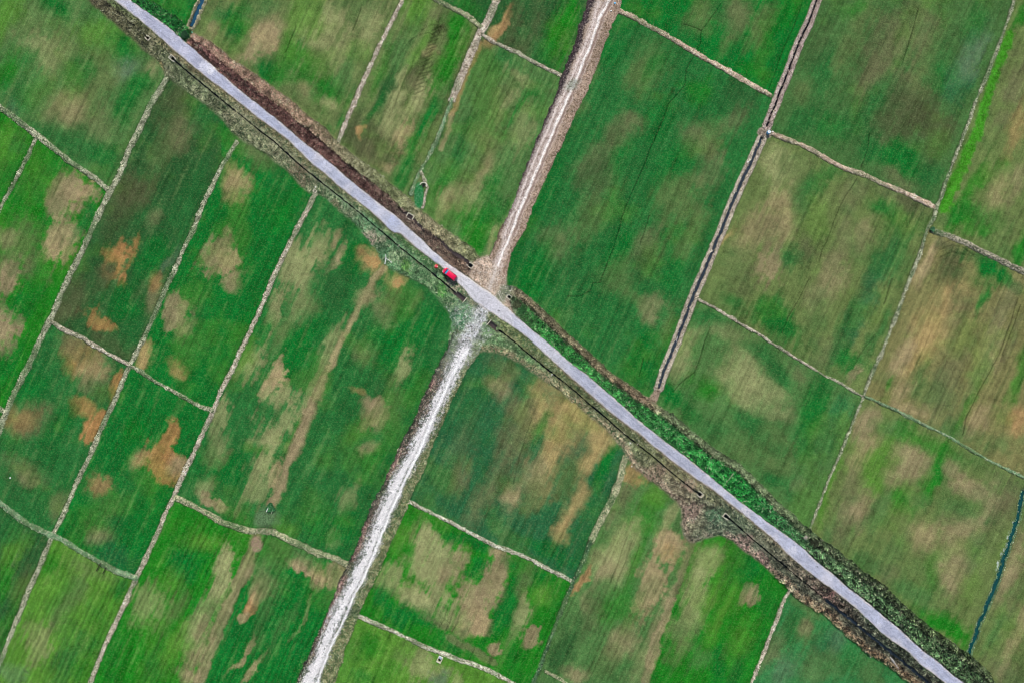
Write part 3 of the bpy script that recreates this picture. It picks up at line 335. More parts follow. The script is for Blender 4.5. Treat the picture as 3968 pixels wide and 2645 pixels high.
COMB = [((950+3*k*.9+rng.uniform(-2, 2), 215-9*k), (972+3*k*.9+rng.uniform(-4, 4), 206-9*k+rng.uniform(-2, 2))) for k in range(17)]
COMB += [((1000+4*k, 66-2*k), (1006+4*k, 80-2*k)) for k in range(6)]
for a_, b_ in COMB:
    D = dist([a_, b_], 7, X+n_a*3, Y+n_b*3); CA[..., :3] *= (1-ss(2.6, .8, D)*.42)[..., None]
for st_ in ('925,120 940,95 962,80 985,76 1000,84', '968,70 990,58 1012,60 1026,74', '1012,40 1006,60 1010,78', '905,250 915,215 930,180 948,150', '1960,840 1985,800 2010,770', '2165,560 2190,548 2216,556 2236,572', '2158,574 2188,562 2212,568 2236,586', '2160,590 2190,578 2214,584',
            '1180,1110 1190,1060 1205,1010 1222,960', '1440,1230 1420,1290 1400,1340', '1452,1240 1432,1300 1410,1356', '1470,1250 1448,1310 1428,1362', '1010,1440 1022,1420 1028,1396', '1024,1446 1036,1424 1042,1400', '1038,1450 1050,1430 1056,1408', '720,1320 716,1340', '735,1325 730,1350', '750,1328 745,1352'):
    D = dist(P(st_), 6, X+n_a*2, Y+n_b*2); CA[..., :3] *= (1-ss(2.1, .6, D)*.38)[..., None]
D = dist(P('2320,80 2300,130 2280,190 2262,240 2250,292 2222,352 2200,405 2180,452 2170,478'), 20, XW, YW)
paint(ss(15, 5, D+n_a*7+n_c*4-4*ss(200, 420, Y)+n_b*3)*.9*(LAB == LAB[int((380+180)/ST), int((2270+180)/ST)]), lin((54, 128, 26))*np.clip(sat+n_e*.3, .4, 2)[..., None])
CB[..., :3] = CA[..., :3]*.9+lin((150, 156, 104))*.12; CA[..., 3] = .34; CB[..., 3] = .25
Z += mott*.05+streak*.03+n_e*.045+n_c*.04
OID = LAB.astype(np.int32)                                 # 1.. = fields
NAMES = {n+1: 'rice_field' for n in range(len(FIELDS))}
def ramp(t, keys):
    xs = [k[0] for k in keys]; cs = np.array([lin(k[1]) for k in keys])
    return np.stack([np.interp(t, xs, cs[:, i]) for i in range(3)], -1).astype(np.float32)
# field bunds
BK = {'gp': ((172, 172, 142), (88, 100, 70), .46), 'tp': ((192, 180, 158), (112, 112, 86), .42), 'g': ((100, 132, 94), (160, 168, 134), .36),
      'tg': ((172, 168, 132), (92, 112, 74), .48), 'p': ((202, 188, 168), (124, 110, 88), .42), 'o': ((206, 184, 160), (146, 124, 98), .40),
      'rk': ((172, 164, 140), (84, 86, 68), .5), 'w': ((206, 202, 178), (108, 106, 78), .48), 'dg': ((76, 108, 72), (40, 62, 42), .4)}
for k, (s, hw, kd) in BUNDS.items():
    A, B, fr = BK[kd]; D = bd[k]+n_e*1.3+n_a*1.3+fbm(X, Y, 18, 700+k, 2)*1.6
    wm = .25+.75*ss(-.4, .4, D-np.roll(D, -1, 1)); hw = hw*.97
    a_sh = wm*ss(hw+3.0, hw+1.2, D)*ss(hw-1.6, hw+.6, D)*ss(-.35, .25, fbm(X, Y, 30, 500+k, 2)+.2)        # worn wet furrow along the foot, west side darkened as painted relief shading
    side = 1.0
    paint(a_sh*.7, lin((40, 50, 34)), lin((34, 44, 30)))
    a = ss(hw+.8, hw-1.4, D)
    vA = lin(A)*np.clip(1+mott*.4+n_c*.35+n_e*.45, .3, 2)[..., None]
    paint(a, vA, lin(B)*np.ones(3), fr, .8)
    # green regrowth comes and goes along the bund
    gmask = ss(-.05, .4, fbm(X, Y, 44, 200+k, 4))*(.55 if kd in 'tp,p,o,w' else .85)
    paint(a*gmask*.85, lin((92, 118, 74))*np.ones(3), lin((64, 92, 54)))
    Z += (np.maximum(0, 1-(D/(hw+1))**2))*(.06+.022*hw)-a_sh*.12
    OID[D < hw+.2] = 100+k; NAMES[100+k] = 'earth_bund'
# ---- canals: banks then beds
def canal(D, wet, bank, zbed, zb, A, B, oid, fr=.4):
    a = ss(bank+1, bank-1.2, D)
    paint(ss(bank+3.4, bank+.3, D)*ss(bank-2.4, bank-.4, D)*.5, lin((48, 52, 38)))
    paint(a, lin(A)*(1+mott*.3+n_c*.3)[..., None], lin(B)*np.ones(3), fr, .9)
    paint(ss(wet+2.4, wet, D)*.75, lin((62, 58, 48)), lin((36, 36, 30)))
    Z[...] = Z*(1-a)+a*(zb*ss(bank, bank-3, D))
    b = ss(wet+3.2, wet-.3, D); Z[...] = Z*(1-b)+b*zbed
    OID[D < bank] = oid; NAMES[oid] = 'canal_bank'
canal(np.where(Y < 306, d_can, 999), 1.2, 10.5, -.8, .28, (192, 172, 160), (120, 102, 92), 200)
canal(np.where(d_canb < 30, d_canb, 999), 2.2, 11, -.8, .28, (194, 180, 160), (116, 108, 88), 201)
paint(ss(12, 8, dist(P('1748,304 1762,308'), 20, XW, YW)), lin((160, 146, 128)), lin((100, 90, 76)), .4, .9)
Z[dist(P('1752,304 1758,306'), 20) < 8] = .2
canal(d_canc, 4.0, 11, -.6, .25, (172, 166, 132), (100, 104, 72), 202)
canal(d_cand, 2.6, 6.5, -.6, .18, (108, 138, 98), (48, 84, 56), 203)
D = dist(P('2352,1150 2330,1190 2312,1240 2300,1275 2286,1310'), 10, XW, YW)
paint(ss(3.5, 1.5, np.hypot(D-0, 0))*ss(-.1, .5, n_c), lin((178, 190, 176)))
# canal end fan
D = dist(P('1508,902 1498,920 1478,918'), 14, XW, YW)
paint(ss(11, 7, D), lin((158, 138, 118)), lin((96, 84, 66)), .4, .9); Z[D < 8] = .12; OID[D < 8] = 300
# ---- verges
dr = np.minimum(dist(ROAD_L, 90, XR, YR), dist(ROAD_R, 90, XR, YR))
NAMES[300] = 'grass_verge'
def verge_paint(mask, A, B, fr, bump, zz=.16):
    a = mask.astype(np.float32)
    # soften mask
    for _ in range(4):
        a = (a+np.roll(a, 1, 0)+np.roll(a, -1, 0)+np.roll(a, 1, 1)+np.roll(a, -1, 1))/5
    vA = A*1.22*np.clip(1+mott*.5+n_c*.45, .35, 2)[..., None]; B = B*1.15
    paint(a, vA, B, fr, bump)
    Z[...] = Z*(1-a)+a*(zz+n_c*.09+n_d*.06+mott*.06)
    OID[mask] = 300
one = np.ones((NH, NW, 1), np.float32)
g1 = ss(-.25, .35, fbm(X, Y, 40, 301, 4)); g2 = ss(-.2, .4, fbm(X, Y, 55, 311, 4))
# north-east, beyond the head of the village ditch: lush green
verge_paint(m_vn1, lin((44, 118, 52))*one, lin((24, 62, 32))*one, .45, 1.)
# north-east reed bed
do = dist(VN2_OUT, 60, XW, YW); dn = dist(DITCH_N, 60, XW, YW)
inner = ss(-.03, .03, (do-dr-2)/40)                        # near the road
A = ramp(X, [(430, (118, 86, 78)), (600, (104, 74, 66)), (850, (100, 74, 66)), (930, (108, 92, 80)), (1090, (112, 94, 78))])
Bc = ramp(X, [(430, (62, 40, 38)), (850, (54, 38, 34)), (1090, (60, 50, 42))])
AO = ramp(X, [(430, (166, 132, 114)), (700, (156, 128, 106)), (800, (134, 128, 98)), (900, (118, 126, 84)), (980, (150, 138, 108)), (1090, (128, 130, 92))])
BO = ramp(X, [(430, (116, 92, 76)), (800, (92, 94, 62)), (1090, (84, 92, 60))])
i3 = inner[..., None]
verge_paint(m_vn2, A*i3+AO*(1-i3), Bc*i3+BO*(1-i3), .5, 1.)
a = ss(4.5, 1.2, dn+n_c*2)*ss(-.5, .1, fbm(X, Y, 24, 321, 3)+ss(900, 1000, X)*.8)*m_vn2
paint(a*.8, lin((52, 44, 40)), lin((34, 30, 28)), .5, .8)
a = ss(2.6, .6, do)*m_vn2; paint(a*.5, lin((70, 76, 48)))
wN = ss(905, 925, X)*ss(6.0, 2.6, dn+n_c*1.2)*(ss(985, 962, X)+ss(1000, 1030, X))
wN = np.clip(wN, 0, 1)
Z -= wN*.7*m_vn2; Z -= ss(10, 1, dn)*.18*m_vn2; paint(wN*m_vn2, lin((54, 47, 45)), lin((40, 36, 34)), .4, .3)
# apron of the dirt track
# south-east verge on the far side of the road
do3 = dist(VN3_OUT, 60, XW, YW)
wo = ss(19, 12, do3+n_a*4)[..., None]
A = ramp(X, [(1160, (110, 124, 92)), (1200, (60, 104, 54)), (1260, (60, 136, 62)), (1500, (62, 130, 64)), (1700, (40, 132, 54)), (1800, (66, 124, 70)), (1880, (90, 124, 80)), (2200, (84, 114, 72))])
Bc = ramp(X, [(1160, (80, 92, 64)), (1260, (20, 62, 32)), (1750, (16, 60, 30)), (1850, (34, 46, 34)), (2200, (28, 36, 28))])
AO = ramp(X, [(1160, (150, 136, 112)), (1300, (132, 122, 94)), (1480, (142, 122, 98)), (1540, (116, 132, 94)), (1750, (130, 140, 104)), (1860, (92, 108, 74)), (2200, (78, 94, 60))])
BO = ramp(X, [(1160, (100, 92, 66)), (1480, (80, 72, 54)), (1750, (84, 100, 66)), (1860, (44, 54, 38)), (2200, (32, 40, 28))])
verge_paint(m_vn3, A*(1-wo)+AO*wo, Bc*(1-wo)+BO*wo, .5, 1.)
# dark seam between scrub and bank
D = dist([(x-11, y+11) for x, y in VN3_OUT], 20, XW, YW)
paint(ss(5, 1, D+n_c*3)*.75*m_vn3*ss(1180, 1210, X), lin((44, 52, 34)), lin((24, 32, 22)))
# south-west verge, upper run
do1 = dist(VS1_OUT, 80, XW, YW); dca = dist(CH_A, 60, XW, YW)
A = ramp(X, [(200, (104, 98, 74)), (330, (96, 96, 68)), (420, (108, 118, 84)), (560, (124, 126, 94)), (700, (126, 126, 96)), (860, (92, 132, 92)), (1000, (100, 128, 86)), (1090, (116, 136, 100))])
Bc = ramp(X, [(200, (58, 54, 42)), (400, (56, 68, 46)), (700, (62, 84, 54)), (1000, (50, 88, 52)), (1090, (56, 96, 60))])
near = (ss(16, 9, dr)*.8)[..., None]
AN = ramp(X, [(200, (84, 120, 66)), (330, (112, 112, 78)), (400, (128, 114, 84)), (800, (108, 108, 74)), (960, (74, 112, 58)), (1030, (96, 106, 70)), (1090, (130, 120, 98))])
AA = A*(1-near)+AN*near
t3 = (g2*ss(14, 4, dca)*0+ss(.1, .6, fbm(X, Y, 36, 331, 3))*.7)[..., None]
AA = AA*(1-t3*.6)+lin((146, 138, 112))*t3*.6
verge_paint(m_vs1, AA, Bc, .46, 1.)
paint(ss(5, 2, dr)*ss(360, 400, X)*.55*m_vs1*ss(990, 940, X), lin((134, 118, 90)), lin((98, 88, 64)), .3, .4)
for x, y, r, c in ((365, 146, 14, (186, 158, 112)), (848, 545, 34, (170, 146, 132)), (870, 560, 22, (160, 140, 124)), (905, 640, 18, (140, 116, 88)), (760, 478, 26, (138, 122, 96)), (930, 612, 18, (96, 140, 60)),
                   (1010, 660, 16, (84, 150, 60)), (1040, 650, 20, (150, 134, 116)), (1040, 720, 22, (40, 110, 62)), (1060, 745, 18, (48, 122, 70)), (690, 400, 24, (124, 104, 84)), (880, 575, 20, (74, 128, 84)), (350, 170, 14, (70, 110, 70)), (985, 600, 16, (50, 84, 46))):
    D = np.hypot(XF-x, YF-y)+edge_n*r; paint(ss(r*1.1, r*.5, D)*.75*m_vs1, lin(c))
D = dist(DITCH_TL, 12, XW, YW); a = ss(3.4, 1.2, D+n_c*1.5); paint(a*.85, lin((34, 42, 34)), lin((22, 26, 22)), .5, .5); Z -= a*.3
# south-west verge, lower run
do2 = dist(VS2_OUT, 80, XW, YW); dcb = dist(CH_B+CH_C+DITCH_C, 60, XW, YW)
A = ramp(X, [(1100, (110, 138, 96)), (1250, (84, 120, 72)), (1400, (98, 124, 82)), (1490, (118, 118, 86)), (1560, (124, 116, 92)), (1660, (96, 108, 84)), (1760, (84, 88, 70)), (1900, (66, 68, 54)), (2100, (60, 60, 48))])
Bc = ramp(X, [(1100, (70, 100, 62)), (1400, (62, 84, 54)), (1560, (72, 66, 54)), (1660, (44, 60, 48)), (1850, (34, 38, 32)), (2100, (28, 30, 26))])
AN = ramp(X, [(1100, (110, 116, 72)), (1300, (92, 92, 62)), (1500, (86, 92, 58)), (1600, (112, 110, 76)), (1700, (96, 108, 82)), (1900, (112, 92, 82)), (2000, (60, 72, 56)), (2100, (64, 70, 54))])
nr = ss(-.05, .05, (dcb+0)/40)*0+ (dr < 24)
nr = (ss(34, 22, dr)*.9)[..., None]
AO2 = ramp(X, [(1100, (148, 138, 106)), (1350, (142, 132, 100)), (1480, (150, 130, 110)), (1600, (146, 132, 112)), (1700, (150, 128, 114)), (1850, (142, 120, 94)), (2100, (116, 96, 72))])
ow = (ss(20, 8, do2+n_a*4))[..., None]
AA = A*(1-nr)+AN*nr; AA = AA*(1-ow)+AO2*ow
AA = AA*(1-t3*.35)+lin((150, 138, 112))*t3*.35
verge_paint(m_vs2, AA, Bc, .48, 1.)
for x, y, r, c in ((1590, 1176, 24, (160, 130, 120)), (1580, 1120, 24, (142, 118, 102)), (1500, 1080, 34, (150, 126, 108)), (1640, 1170, 22, (78, 124, 88)), (1650, 1205, 24, (84, 104, 80)), (1700, 1250, 22, (160, 128, 118)), (1750, 1285, 20, (158, 126, 118)), (1900, 1362, 15, (134, 98, 92)), (1566, 1205, 26, (92, 104, 76)), (1615, 1228, 22, (110, 124, 96)), (1440, 1065, 14, (60, 130, 64)), (1320, 945, 24, (138, 122, 92)), (1250, 880, 26, (146, 134, 104))):
    D = np.hypot(XF-x, YF-y)+edge_n*r; paint(ss(r*1.1, r*.5, D)*.7*m_vs2, lin(c))
paint(ss(6, 2, dr)*ss(1240, 1300, X)*.7*m_vs2*ss(1870, 1820, X), lin((138, 122, 100)), lin((96, 86, 64)), .3, .4)
D = dist(DITCH_C, 20, XW, YW); a = ss(8, 2, D+n_c*3); paint(a*.75*m_vs2, lin((44, 50, 46)), lin((26, 30, 30)), .5, .5); Z -= a*.55
verge_paint(m_apr, lin((178, 158, 138))*one, lin((116, 98, 80))*one, .38, .7)
# small clay pans
for x, y, r, c in ((855, 596, 16, (166, 132, 84)), (897, 640, 15, (164, 130, 84))):
    D = np.hypot(XF-x, YF-y)+edge_n*r; paint(ss(r*1.1, r*.6, D)*.9*(~m_vs1), lin(c))
# regrowth pocket by the ring culvert
D = np.hypot((X-962+n_a*4)/12, (Y-450+n_b*4)/30); a = ss(1.15, .85, D); paint(a, lin((40, 118, 62)), lin((84, 136, 92)), .4, 1.); Z += a*.05
D = np.hypot((X-615+n_a*14)/26, (Y-1190+n_b*14)/24)+edge_n*.7; a = ss(1.4, .5, D)*.85; paint(a, lin((96, 122, 84)), lin((70, 86, 60)), .40, .5)
D = np.hypot((X-610+n_a*8)/24, (Y-1215+n_b*8)/12); a = ss(1.2, .6, D); paint(a*.6, lin((60, 62, 50)))
D = np.hypot((X-590+n_a*8)/15, (Y-1250+n_b*8)/17); paint(ss(1.2, .7, D)*.8, lin((148, 122, 104)))
# ---- dirt track
NAMES[301] = 'dirt_track'; NAMES[302] = 'gravel_road'; NAMES[303] = 'road'
da = dist(RUT_A, 60, XR, YR); db = dist(RUT_B, 60, XR, YR)
dl = dist(TRK_L, 60, XW, YW); drr = dist(TRK_R, 60, XW, YW)
a = m_trk.astype(np.float32)
rs = fbm((X*.42-Y*.907)/7, X*.907+Y*.42, 4, 401, 3)
paint(a, lin((170, 148, 128))*(1+n_c*.3+mott*.2)[..., None], lin((116, 96, 78)), .42, .7)
paint(a*.5*ss(.0, .5, fbm(X, Y, 30, 405, 3)), lin((128, 110, 92)), lin((92, 84, 62)))
paint(a*ss(20, 13, dl+n_c*4)*ss(560, 470, Y)*.95, lin((92, 80, 80)), lin((48, 42, 46)), .55, 1.)
paint(a*ss(5, 1, dl+n_c*2)*.8, lin((46, 46, 40)))
paint(a*ss(9, 6, np.abs(dl-19))*.6, lin((150, 136, 122)))
paint(a*ss(15, 8, np.minimum(da, db+3)+n_c*3)*.6, lin((204, 188, 176)), lin((150, 130, 116)), .3, .5)
paint(a*ss(3.2, 1.2, np.abs(da-6.5)+n_c)*.8*ss(580, 520, Y), lin((128, 104, 92)))
paint(a*ss(2.6, 1.0, dist([(x-6, y-1) for x, y in RUT_A], 20, XR, YR)+rs)*.6, lin((222, 208, 198)))
trk_a = np.maximum(a, m_apr*ss(12, 4, da))
paint(trk_a*ss(3.6, 1.6, da+rs*1.2)*.95, lin((236, 228, 220)), lin((182, 168, 158)), .25, .2)
paint(trk_a*ss(3.2, 1.4, db+rs*1.2)*.9, lin((212, 198, 188)), lin((156, 138, 126)), .3, .2)
paint(m_apr*ss(14, 4, dist(RUT_A[-4:], 30, XW, YW))*.7, lin((190, 174, 158)), lin((140, 124, 104)), .35, .4)
Z[m_trk] = .16+.06*n_c[m_trk]-.03*(da[m_trk] < 3); Z[m_trk] += .06*ss(20, 30, dl)[m_trk]*ss(20, 30, drr)[m_trk]
OID[m_trk] = 301
D = np.hypot(XF-1303, YF-190)+edge_n*9; paint(ss(20, 5, D)*.6, lin((126, 144, 122)), lin((70, 84, 66)), .45, 1.)
# ---- gravel road
m_grv &= (Y > 765) | (dist(GRV_C, 60, XW, YW) < 20)
dg = dist(GRV_C, 60, XW, YW); dgl = dist(GRV_L, 60, XW, YW); dgr = dist(GRV_R, 60, XW, YW); dgw = dist(RUT_G, 30, XR, YR)
a = np.clip(m_grv.astype(np.float32), 0, 1)
gs = fbm((X*.42-Y*.907)/6, X*.907+Y*.42, 4.5, 411, 3)
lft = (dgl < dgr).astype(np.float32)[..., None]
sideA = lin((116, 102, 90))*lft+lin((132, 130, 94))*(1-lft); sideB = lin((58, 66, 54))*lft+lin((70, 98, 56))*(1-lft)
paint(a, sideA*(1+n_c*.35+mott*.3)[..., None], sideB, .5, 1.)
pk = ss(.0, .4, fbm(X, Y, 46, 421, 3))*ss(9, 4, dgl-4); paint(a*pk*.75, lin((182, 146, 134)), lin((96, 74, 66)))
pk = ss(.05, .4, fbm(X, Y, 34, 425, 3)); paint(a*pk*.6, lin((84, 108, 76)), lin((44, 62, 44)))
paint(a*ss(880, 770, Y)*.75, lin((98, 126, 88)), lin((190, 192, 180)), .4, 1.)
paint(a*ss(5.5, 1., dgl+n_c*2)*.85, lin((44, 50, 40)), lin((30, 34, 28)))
cw = ss(22, 9, dg+gs*9+n_c*5+n_a*4)
cen = np.clip(cw, 0, 1)*np.maximum(a, ss(40, 34, dist(P('1090,705 1085,740'), 60)))
paint(cen, lin((226, 222, 218))*(1+gs*.16)[..., None], lin((104, 112, 98)), np.clip(.30+.03*(dg-6)+gs*.35, .06, .85), .5)
paint(a*ss(3.0, 1.4, dgw)*ss(780, 830, Y), lin((240, 238, 234)), lin((200, 198, 196)), .12, .15)
paint(a*ss(2.8, .8, np.abs(dgw-5.5))*.35*ss(830, 880, Y), lin((120, 118, 108)))
Z[m_grv] = .17+.05*n_c[m_grv]+.08*ss(24, 6, dg)[m_grv]-.03*(dgw[m_grv] < 3)
OID[m_grv] = 302; OID[(cen > .4) & (dg < 16) & (Y > 700) & ~m_road] = 302
# green and white speckle where gravel meets the road
D = np.hypot(XF-1060, YF-722); a = ss(44, 16, D+edge_n*14)*(~m_grv)*m_vs1
paint(a*.8, lin((72, 122, 84)), lin((186, 194, 180)), .40, .9)
D = np.hypot(XF-1122, YF-756); a = ss(36, 14, D+edge_n*12)*(m_vs2 | m_vs1)*(dg > 14)
paint(a*.75, lin((88, 122, 78)), lin((176, 186, 166)), .36, .9)
D = np.hypot(XF-1160, YF-668); a = ss(30, 12, D+edge_n*10)*(m_vn3 | m_apr)*(X > 1138)
paint(a*.8, lin((92, 112, 84)), lin((190, 186, 168)), .34, .9)
# ---- sealed road
rA = ramp(X, [(200, (166, 168, 184)), (430, (172, 173, 188)), (640, (166, 169, 184)), (900, (176, 178, 190)), (960, (192, 191, 196)), (1060, (206, 204, 205)), (1110, (198, 195, 198)), (1170, (194, 191, 194)), (1184, (174, 176, 188)),
              (1230, (184, 184, 192)), (1270, (186, 185, 190)), (1330, (168, 170, 182)), (1600, (168, 170, 182)), (1850, (172, 174, 188)), (2352, (162, 166, 184))])
rm = fbm(X, Y, 22, 431, 5, .6); rl = fbm((X*.79+Y*.61)/9, -X*.61+Y*.79, 5, 441, 3)
pale = ss(.15, .6, fbm(X, Y, 34, 451, 3))
rcol = rA*(1+rm*.20+rl*.10+n_e*.05-.10*ss(4, 0, np.abs(dr-8.5+rm*2)))[..., None]; rcol = rcol+(lin((206, 202, 206))-rcol)*(pale*.55)[..., None]
de = np.where(m_road, dr, -dr)
av = ss(-.9, .9, de)
paint(av, rcol, rcol*.82, .34, .08)
edge = ss(4.6, 1.2, de+n_c*1.2)*av*ss(-.45, .25, fbm(X, Y, 14, 461, 3)+.25)
paint(edge*.8, lin((206, 198, 190)), lin((172, 160, 146)), .3, .3)
paint(ss(-3.6, -1.2, de)*ss(.4, -.6, de)*(1-av)*.35, lin((170, 156, 136)))
for s, wd, c, st in (('1118,700 1126,690 1136,684 1148,682 1160,684 1172,690', 1.0, (150, 148, 152), .6), ('2081,1492 2087,1482 2093,1474', 1.1, (140, 144, 160), .7), ('1176,724 1181,735 1185,750 1190,760', 1.6, (150, 152, 172), .6),
                     ('1170,735 1174,712 1190,722', 1.0, (206, 204, 208), .5),
                     ('2098,1478 2140,1512 2185,1548 2220,1575', 1.0, (186, 190, 206), .6), ('2090,1490 2130,1522 2172,1556 2200,1580', 1.0, (186, 190, 206), .6),
                     ('1872,1296 1920,1335 1990,1390 2060,1450', .9, (186, 190, 206), .4)):
    D = dist(P(s), 8, XR, YR); paint(ss(wd+.9, wd-.7, D)*st*m_road, lin(c))
for x, y, r, c, st in ((1146, 714, 3, (60, 60, 64), .9), (1156, 736, 1.8, (90, 90, 96), .8), (1876, 1299, 2.6, (50, 52, 60), .9), (1648, 1137, 1.8, (70, 72, 80), .8), (425, 118, 12, (196, 194, 204), .7), (400, 88, 10, (200, 198, 206), .5), (470, 155, 13, (208, 206, 212), .7), (485, 163, 9, (214, 212, 214), .8),
                       (585, 245, 9, (196, 194, 204), .6), (700, 330, 12, (196, 196, 206), .6), (755, 380, 14, (202, 202, 210), .6), (1190, 745, 20, (200, 198, 200), .5), (1240, 782, 24, (200, 198, 204), .5), (1710, 1172, 14, (206, 198, 196), .6), (1820, 1262, 12, (206, 204, 208), .6), (1745, 1195, 18, (196, 198, 212), .5),
                       (1000, 598, 12, (160, 164, 184), .6), (905, 510, 14, (172, 178, 198), .7), (980, 560, 14, (204, 202, 204), .6)):
    D = np.hypot(XR-x, YR-y)+n_c*r*.4; paint(ss(r*1.2, r*.6, D)*st*m_road, lin(c))
Z[...] = Z*(1-av)+av*(.30+.02*ss(0, 10, de)); OID[m_road] = 303
Z += ((rng.random((NH, NW))-.5)*.055*CB[..., 3]*(1-av)*(.3+CB[..., 3])).astype(np.float32)

# ------------------------------------------------------------------ concrete channel and pits: cut the sheet open
def cut_line(pts, hw):
    D = dist(pts, 10); OID[(D < hw)] = -1
LIP = 3.6
for c in (CH_A, CH_B, CH_C): cut_line(c, LIP)
PITS = [  # x, y, length m, width m, axis (map deg), open end(-1 none, 0 start, 1 end), label
 (340.2, 88.4, 1.15, .95, 39, 0, 'broken concrete culvert box in the brown verge near the upper left corner'),
 (396.6, 134.8, 1.55, 1.05, 41, 1, 'pale concrete box at the upper end of the long drainage channel'),
 (941.8, 498.2, 1.75, 1.35, 31, -1, 'square concrete frame standing in the dark reed ditch north of the road'),
 (1081.0, 610.2, 1.35, 1.2, 38, 0, 'three sided concrete culvert mouth at the end of the reed ditch by the dirt track'),
 (1169.5, 682.6, 1.15, 1.0, 38, 1, 'small dark concrete culvert mouth east of the junction at the head of the green verge'),
 (1607.4, 1134.2, 1.45, 1.15, 40, 0, 'concrete culvert mouth at the lower end of the second channel above the pink grass'),
 (1667.2, 1184.4, 1.45, 1.15, 40, 1, 'concrete culvert mouth where the third channel begins below the grassy crossing'),
 (1010.2, 1513.0, 1.5, 1.05, 115, -1, 'small concrete sluice pit with a blue grey cover at the bottom of the photo'),
 (723.9, 439.4, .8, .7, 35, -1, 'tiny square concrete gate box where the field bund meets the verge'),
]
for (x, y, L, Wd, ang, op, lb) in PITS:
    c, s = math.cos(R(ang)), math.sin(R(ang)); u = (X-x)*c+(Y-y)*s; v = -(X-x)*s+(Y-y)*c
    OID[(np.abs(u) < (L/2-.06)/S) & (np.abs(v) < (Wd/2-.06)/S)] = -1
# wide tails of the channels
TAILS = [((1043, 669), (1066, 688), .6), ((1125, 741.5), (1146, 758), .62)]
for a_, b_, hw in TAILS: OID[dist([a_, b_], 14) < hw/S+1.2] = -1
def zt(x, y):
    return float(Z[min(NH-1, max(0, int(round((y-gy[0])/ST)))), min(NW-1, max(0, int(round((x-gx[0])/ST))))])

# ------------------------------------------------------------------ ground material
def new_mat(name):
    m = bpy.data.materials.new(name); m.use_nodes = True; n = m.node_tree; return m, n, n.nodes['Principled BSDF']
def ground_material():
    m, n, p = new_mat('ground')
    A = n.nodes.new('ShaderNodeAttribute'); A.attribute_name = 'col_a'
    B = n.nodes.new('ShaderNodeAttribute'); B.attribute_name = 'col_b'
    tc = n.nodes.new('ShaderNodeTexCoord')
    def noise(sc, det, rough=.6, src=None):
        t = n.nodes.new('ShaderNodeTexNoise'); t.inputs['Scale'].default_value = sc; t.inputs['Detail'].default_value = det
        t.inputs['Roughness'].default_value = rough; n.links.new(src or tc.outputs['Object'], t.inputs['Vector']); return t.outputs['Fac']
    def math_(op, a, b=None, c=None):
        q = n.nodes.new('ShaderNodeMath'); q.operation = op
        for i, v in enumerate((a, b, c)):
            if v is None: continue
            if isinstance(v, (int, float)): q.inputs[i].default_value = v
            else: n.links.new(v, q.inputs[i])
        return q.outputs[0]
    n1 = noise(2.3, 3.0, .7); n2 = noise(.6, 4, .6)
    # share of the second colour -> threshold on the fine noise
    th = math_('MULTIPLY_ADD', A.outputs['Alpha'], -.42, .71)       # fr .5 -> .50
    f = math_('SUBTRACT', n1, th); f = math_('MULTIPLY_ADD', f, 9.0, .5)
    cl = n.nodes.new('ShaderNodeClamp'); n.links.new(f, cl.inputs[0])
    mix = n.nodes.new('ShaderNodeMix'); mix.data_type = 'RGBA'
    n.links.new(cl.outputs[0], mix.inputs[0]); n.links.new(A.outputs['Color'], mix.inputs[6]); n.links.new(B.outputs['Color'], mix.inputs[7])
    # dry straw / leaf tips: brightness flecks
    n3 = noise(3.4, 2, .8)
    v = math_('MULTIPLY_ADD', n2, .5, .75); v2 = math_('MULTIPLY_ADD', n3, 1.6, .2)
    vv = math_('MULTIPLY', v, v2)
    hs = n.nodes.new('ShaderNodeVectorMath'); hs.operation = 'SCALE'
    n.links.new(mix.outputs[2], hs.inputs[0]); n.links.new(vv, hs.inputs['Scale'])
    n.links.new(hs.outputs[0], p.inputs['Base Color'])
    p.inputs['Roughness'].default_value = 1; p.inputs['Specular IOR Level'].default_value = 0
    bu = n.nodes.new('ShaderNodeBump'); bu.inputs['Distance'].default_value = .35
    n.links.new(math_('MULTIPLY', B.outputs['Alpha'], .9), bu.inputs['Strength']); n.links.new(n3, bu.inputs['Height'])
    n.links.new(bu.outputs[0], p.inputs['Normal'])
    return m
GM = ground_material()
# ------------------------------------------------------------------ build the setting out of the one continuous sheet
VX = (X-1176)*S; VY = (784-Y)*S
verts = np.stack([VX, VY, Z], -1).reshape(-1, 3).astype(np.float32)
ca = CA.reshape(-1, 4); ca[:, :3] = np.clip(ca[:, :3], .004, .9); cb = CB.reshape(-1, 4); cb[:, :3] = np.clip(cb[:, :3], .003, .9)
ids = (np.arange(NH-1)[:, None]*NW+np.arange(NW-1)[None]).astype(np.int64)
fo = OID[:-1, :-1].copy()
bad = (OID[:-1, :-1] == -1) & (OID[1:, :-1] == -1) & (OID[:-1, 1:] == -1) & (OID[1:, 1:] == -1)
near_cut = (fo == -1) & ~bad; fo[near_cut] = 300; fo[bad] = -1
# tidy: tiny scraps join the verge
fo = fo.ravel(); ids = ids.ravel()
quads = np.stack([ids, ids+NW, ids+NW+1, ids+1], -1)        # CCW seen from above (Y is flipped)
order = np.argsort(fo, kind='stable'); fs = fo[order]
cuts = np.flatnonzero(np.diff(fs))+1
for grp in np.split(order, cuts):
    k = int(fo[grp[0]])
    if k == -1 or k == 0: 
        if k == -1: continue
    q = quads[grp].ravel(); uq, inv = np.unique(q, return_inverse=True)
    o = raw_mesh(NAMES.get(k, 'grass_verge'), verts[uq], inv, 4, [GM], {'col_a': ca[uq], 'col_b': cb[uq]})
    o['kind'] = 'structure'
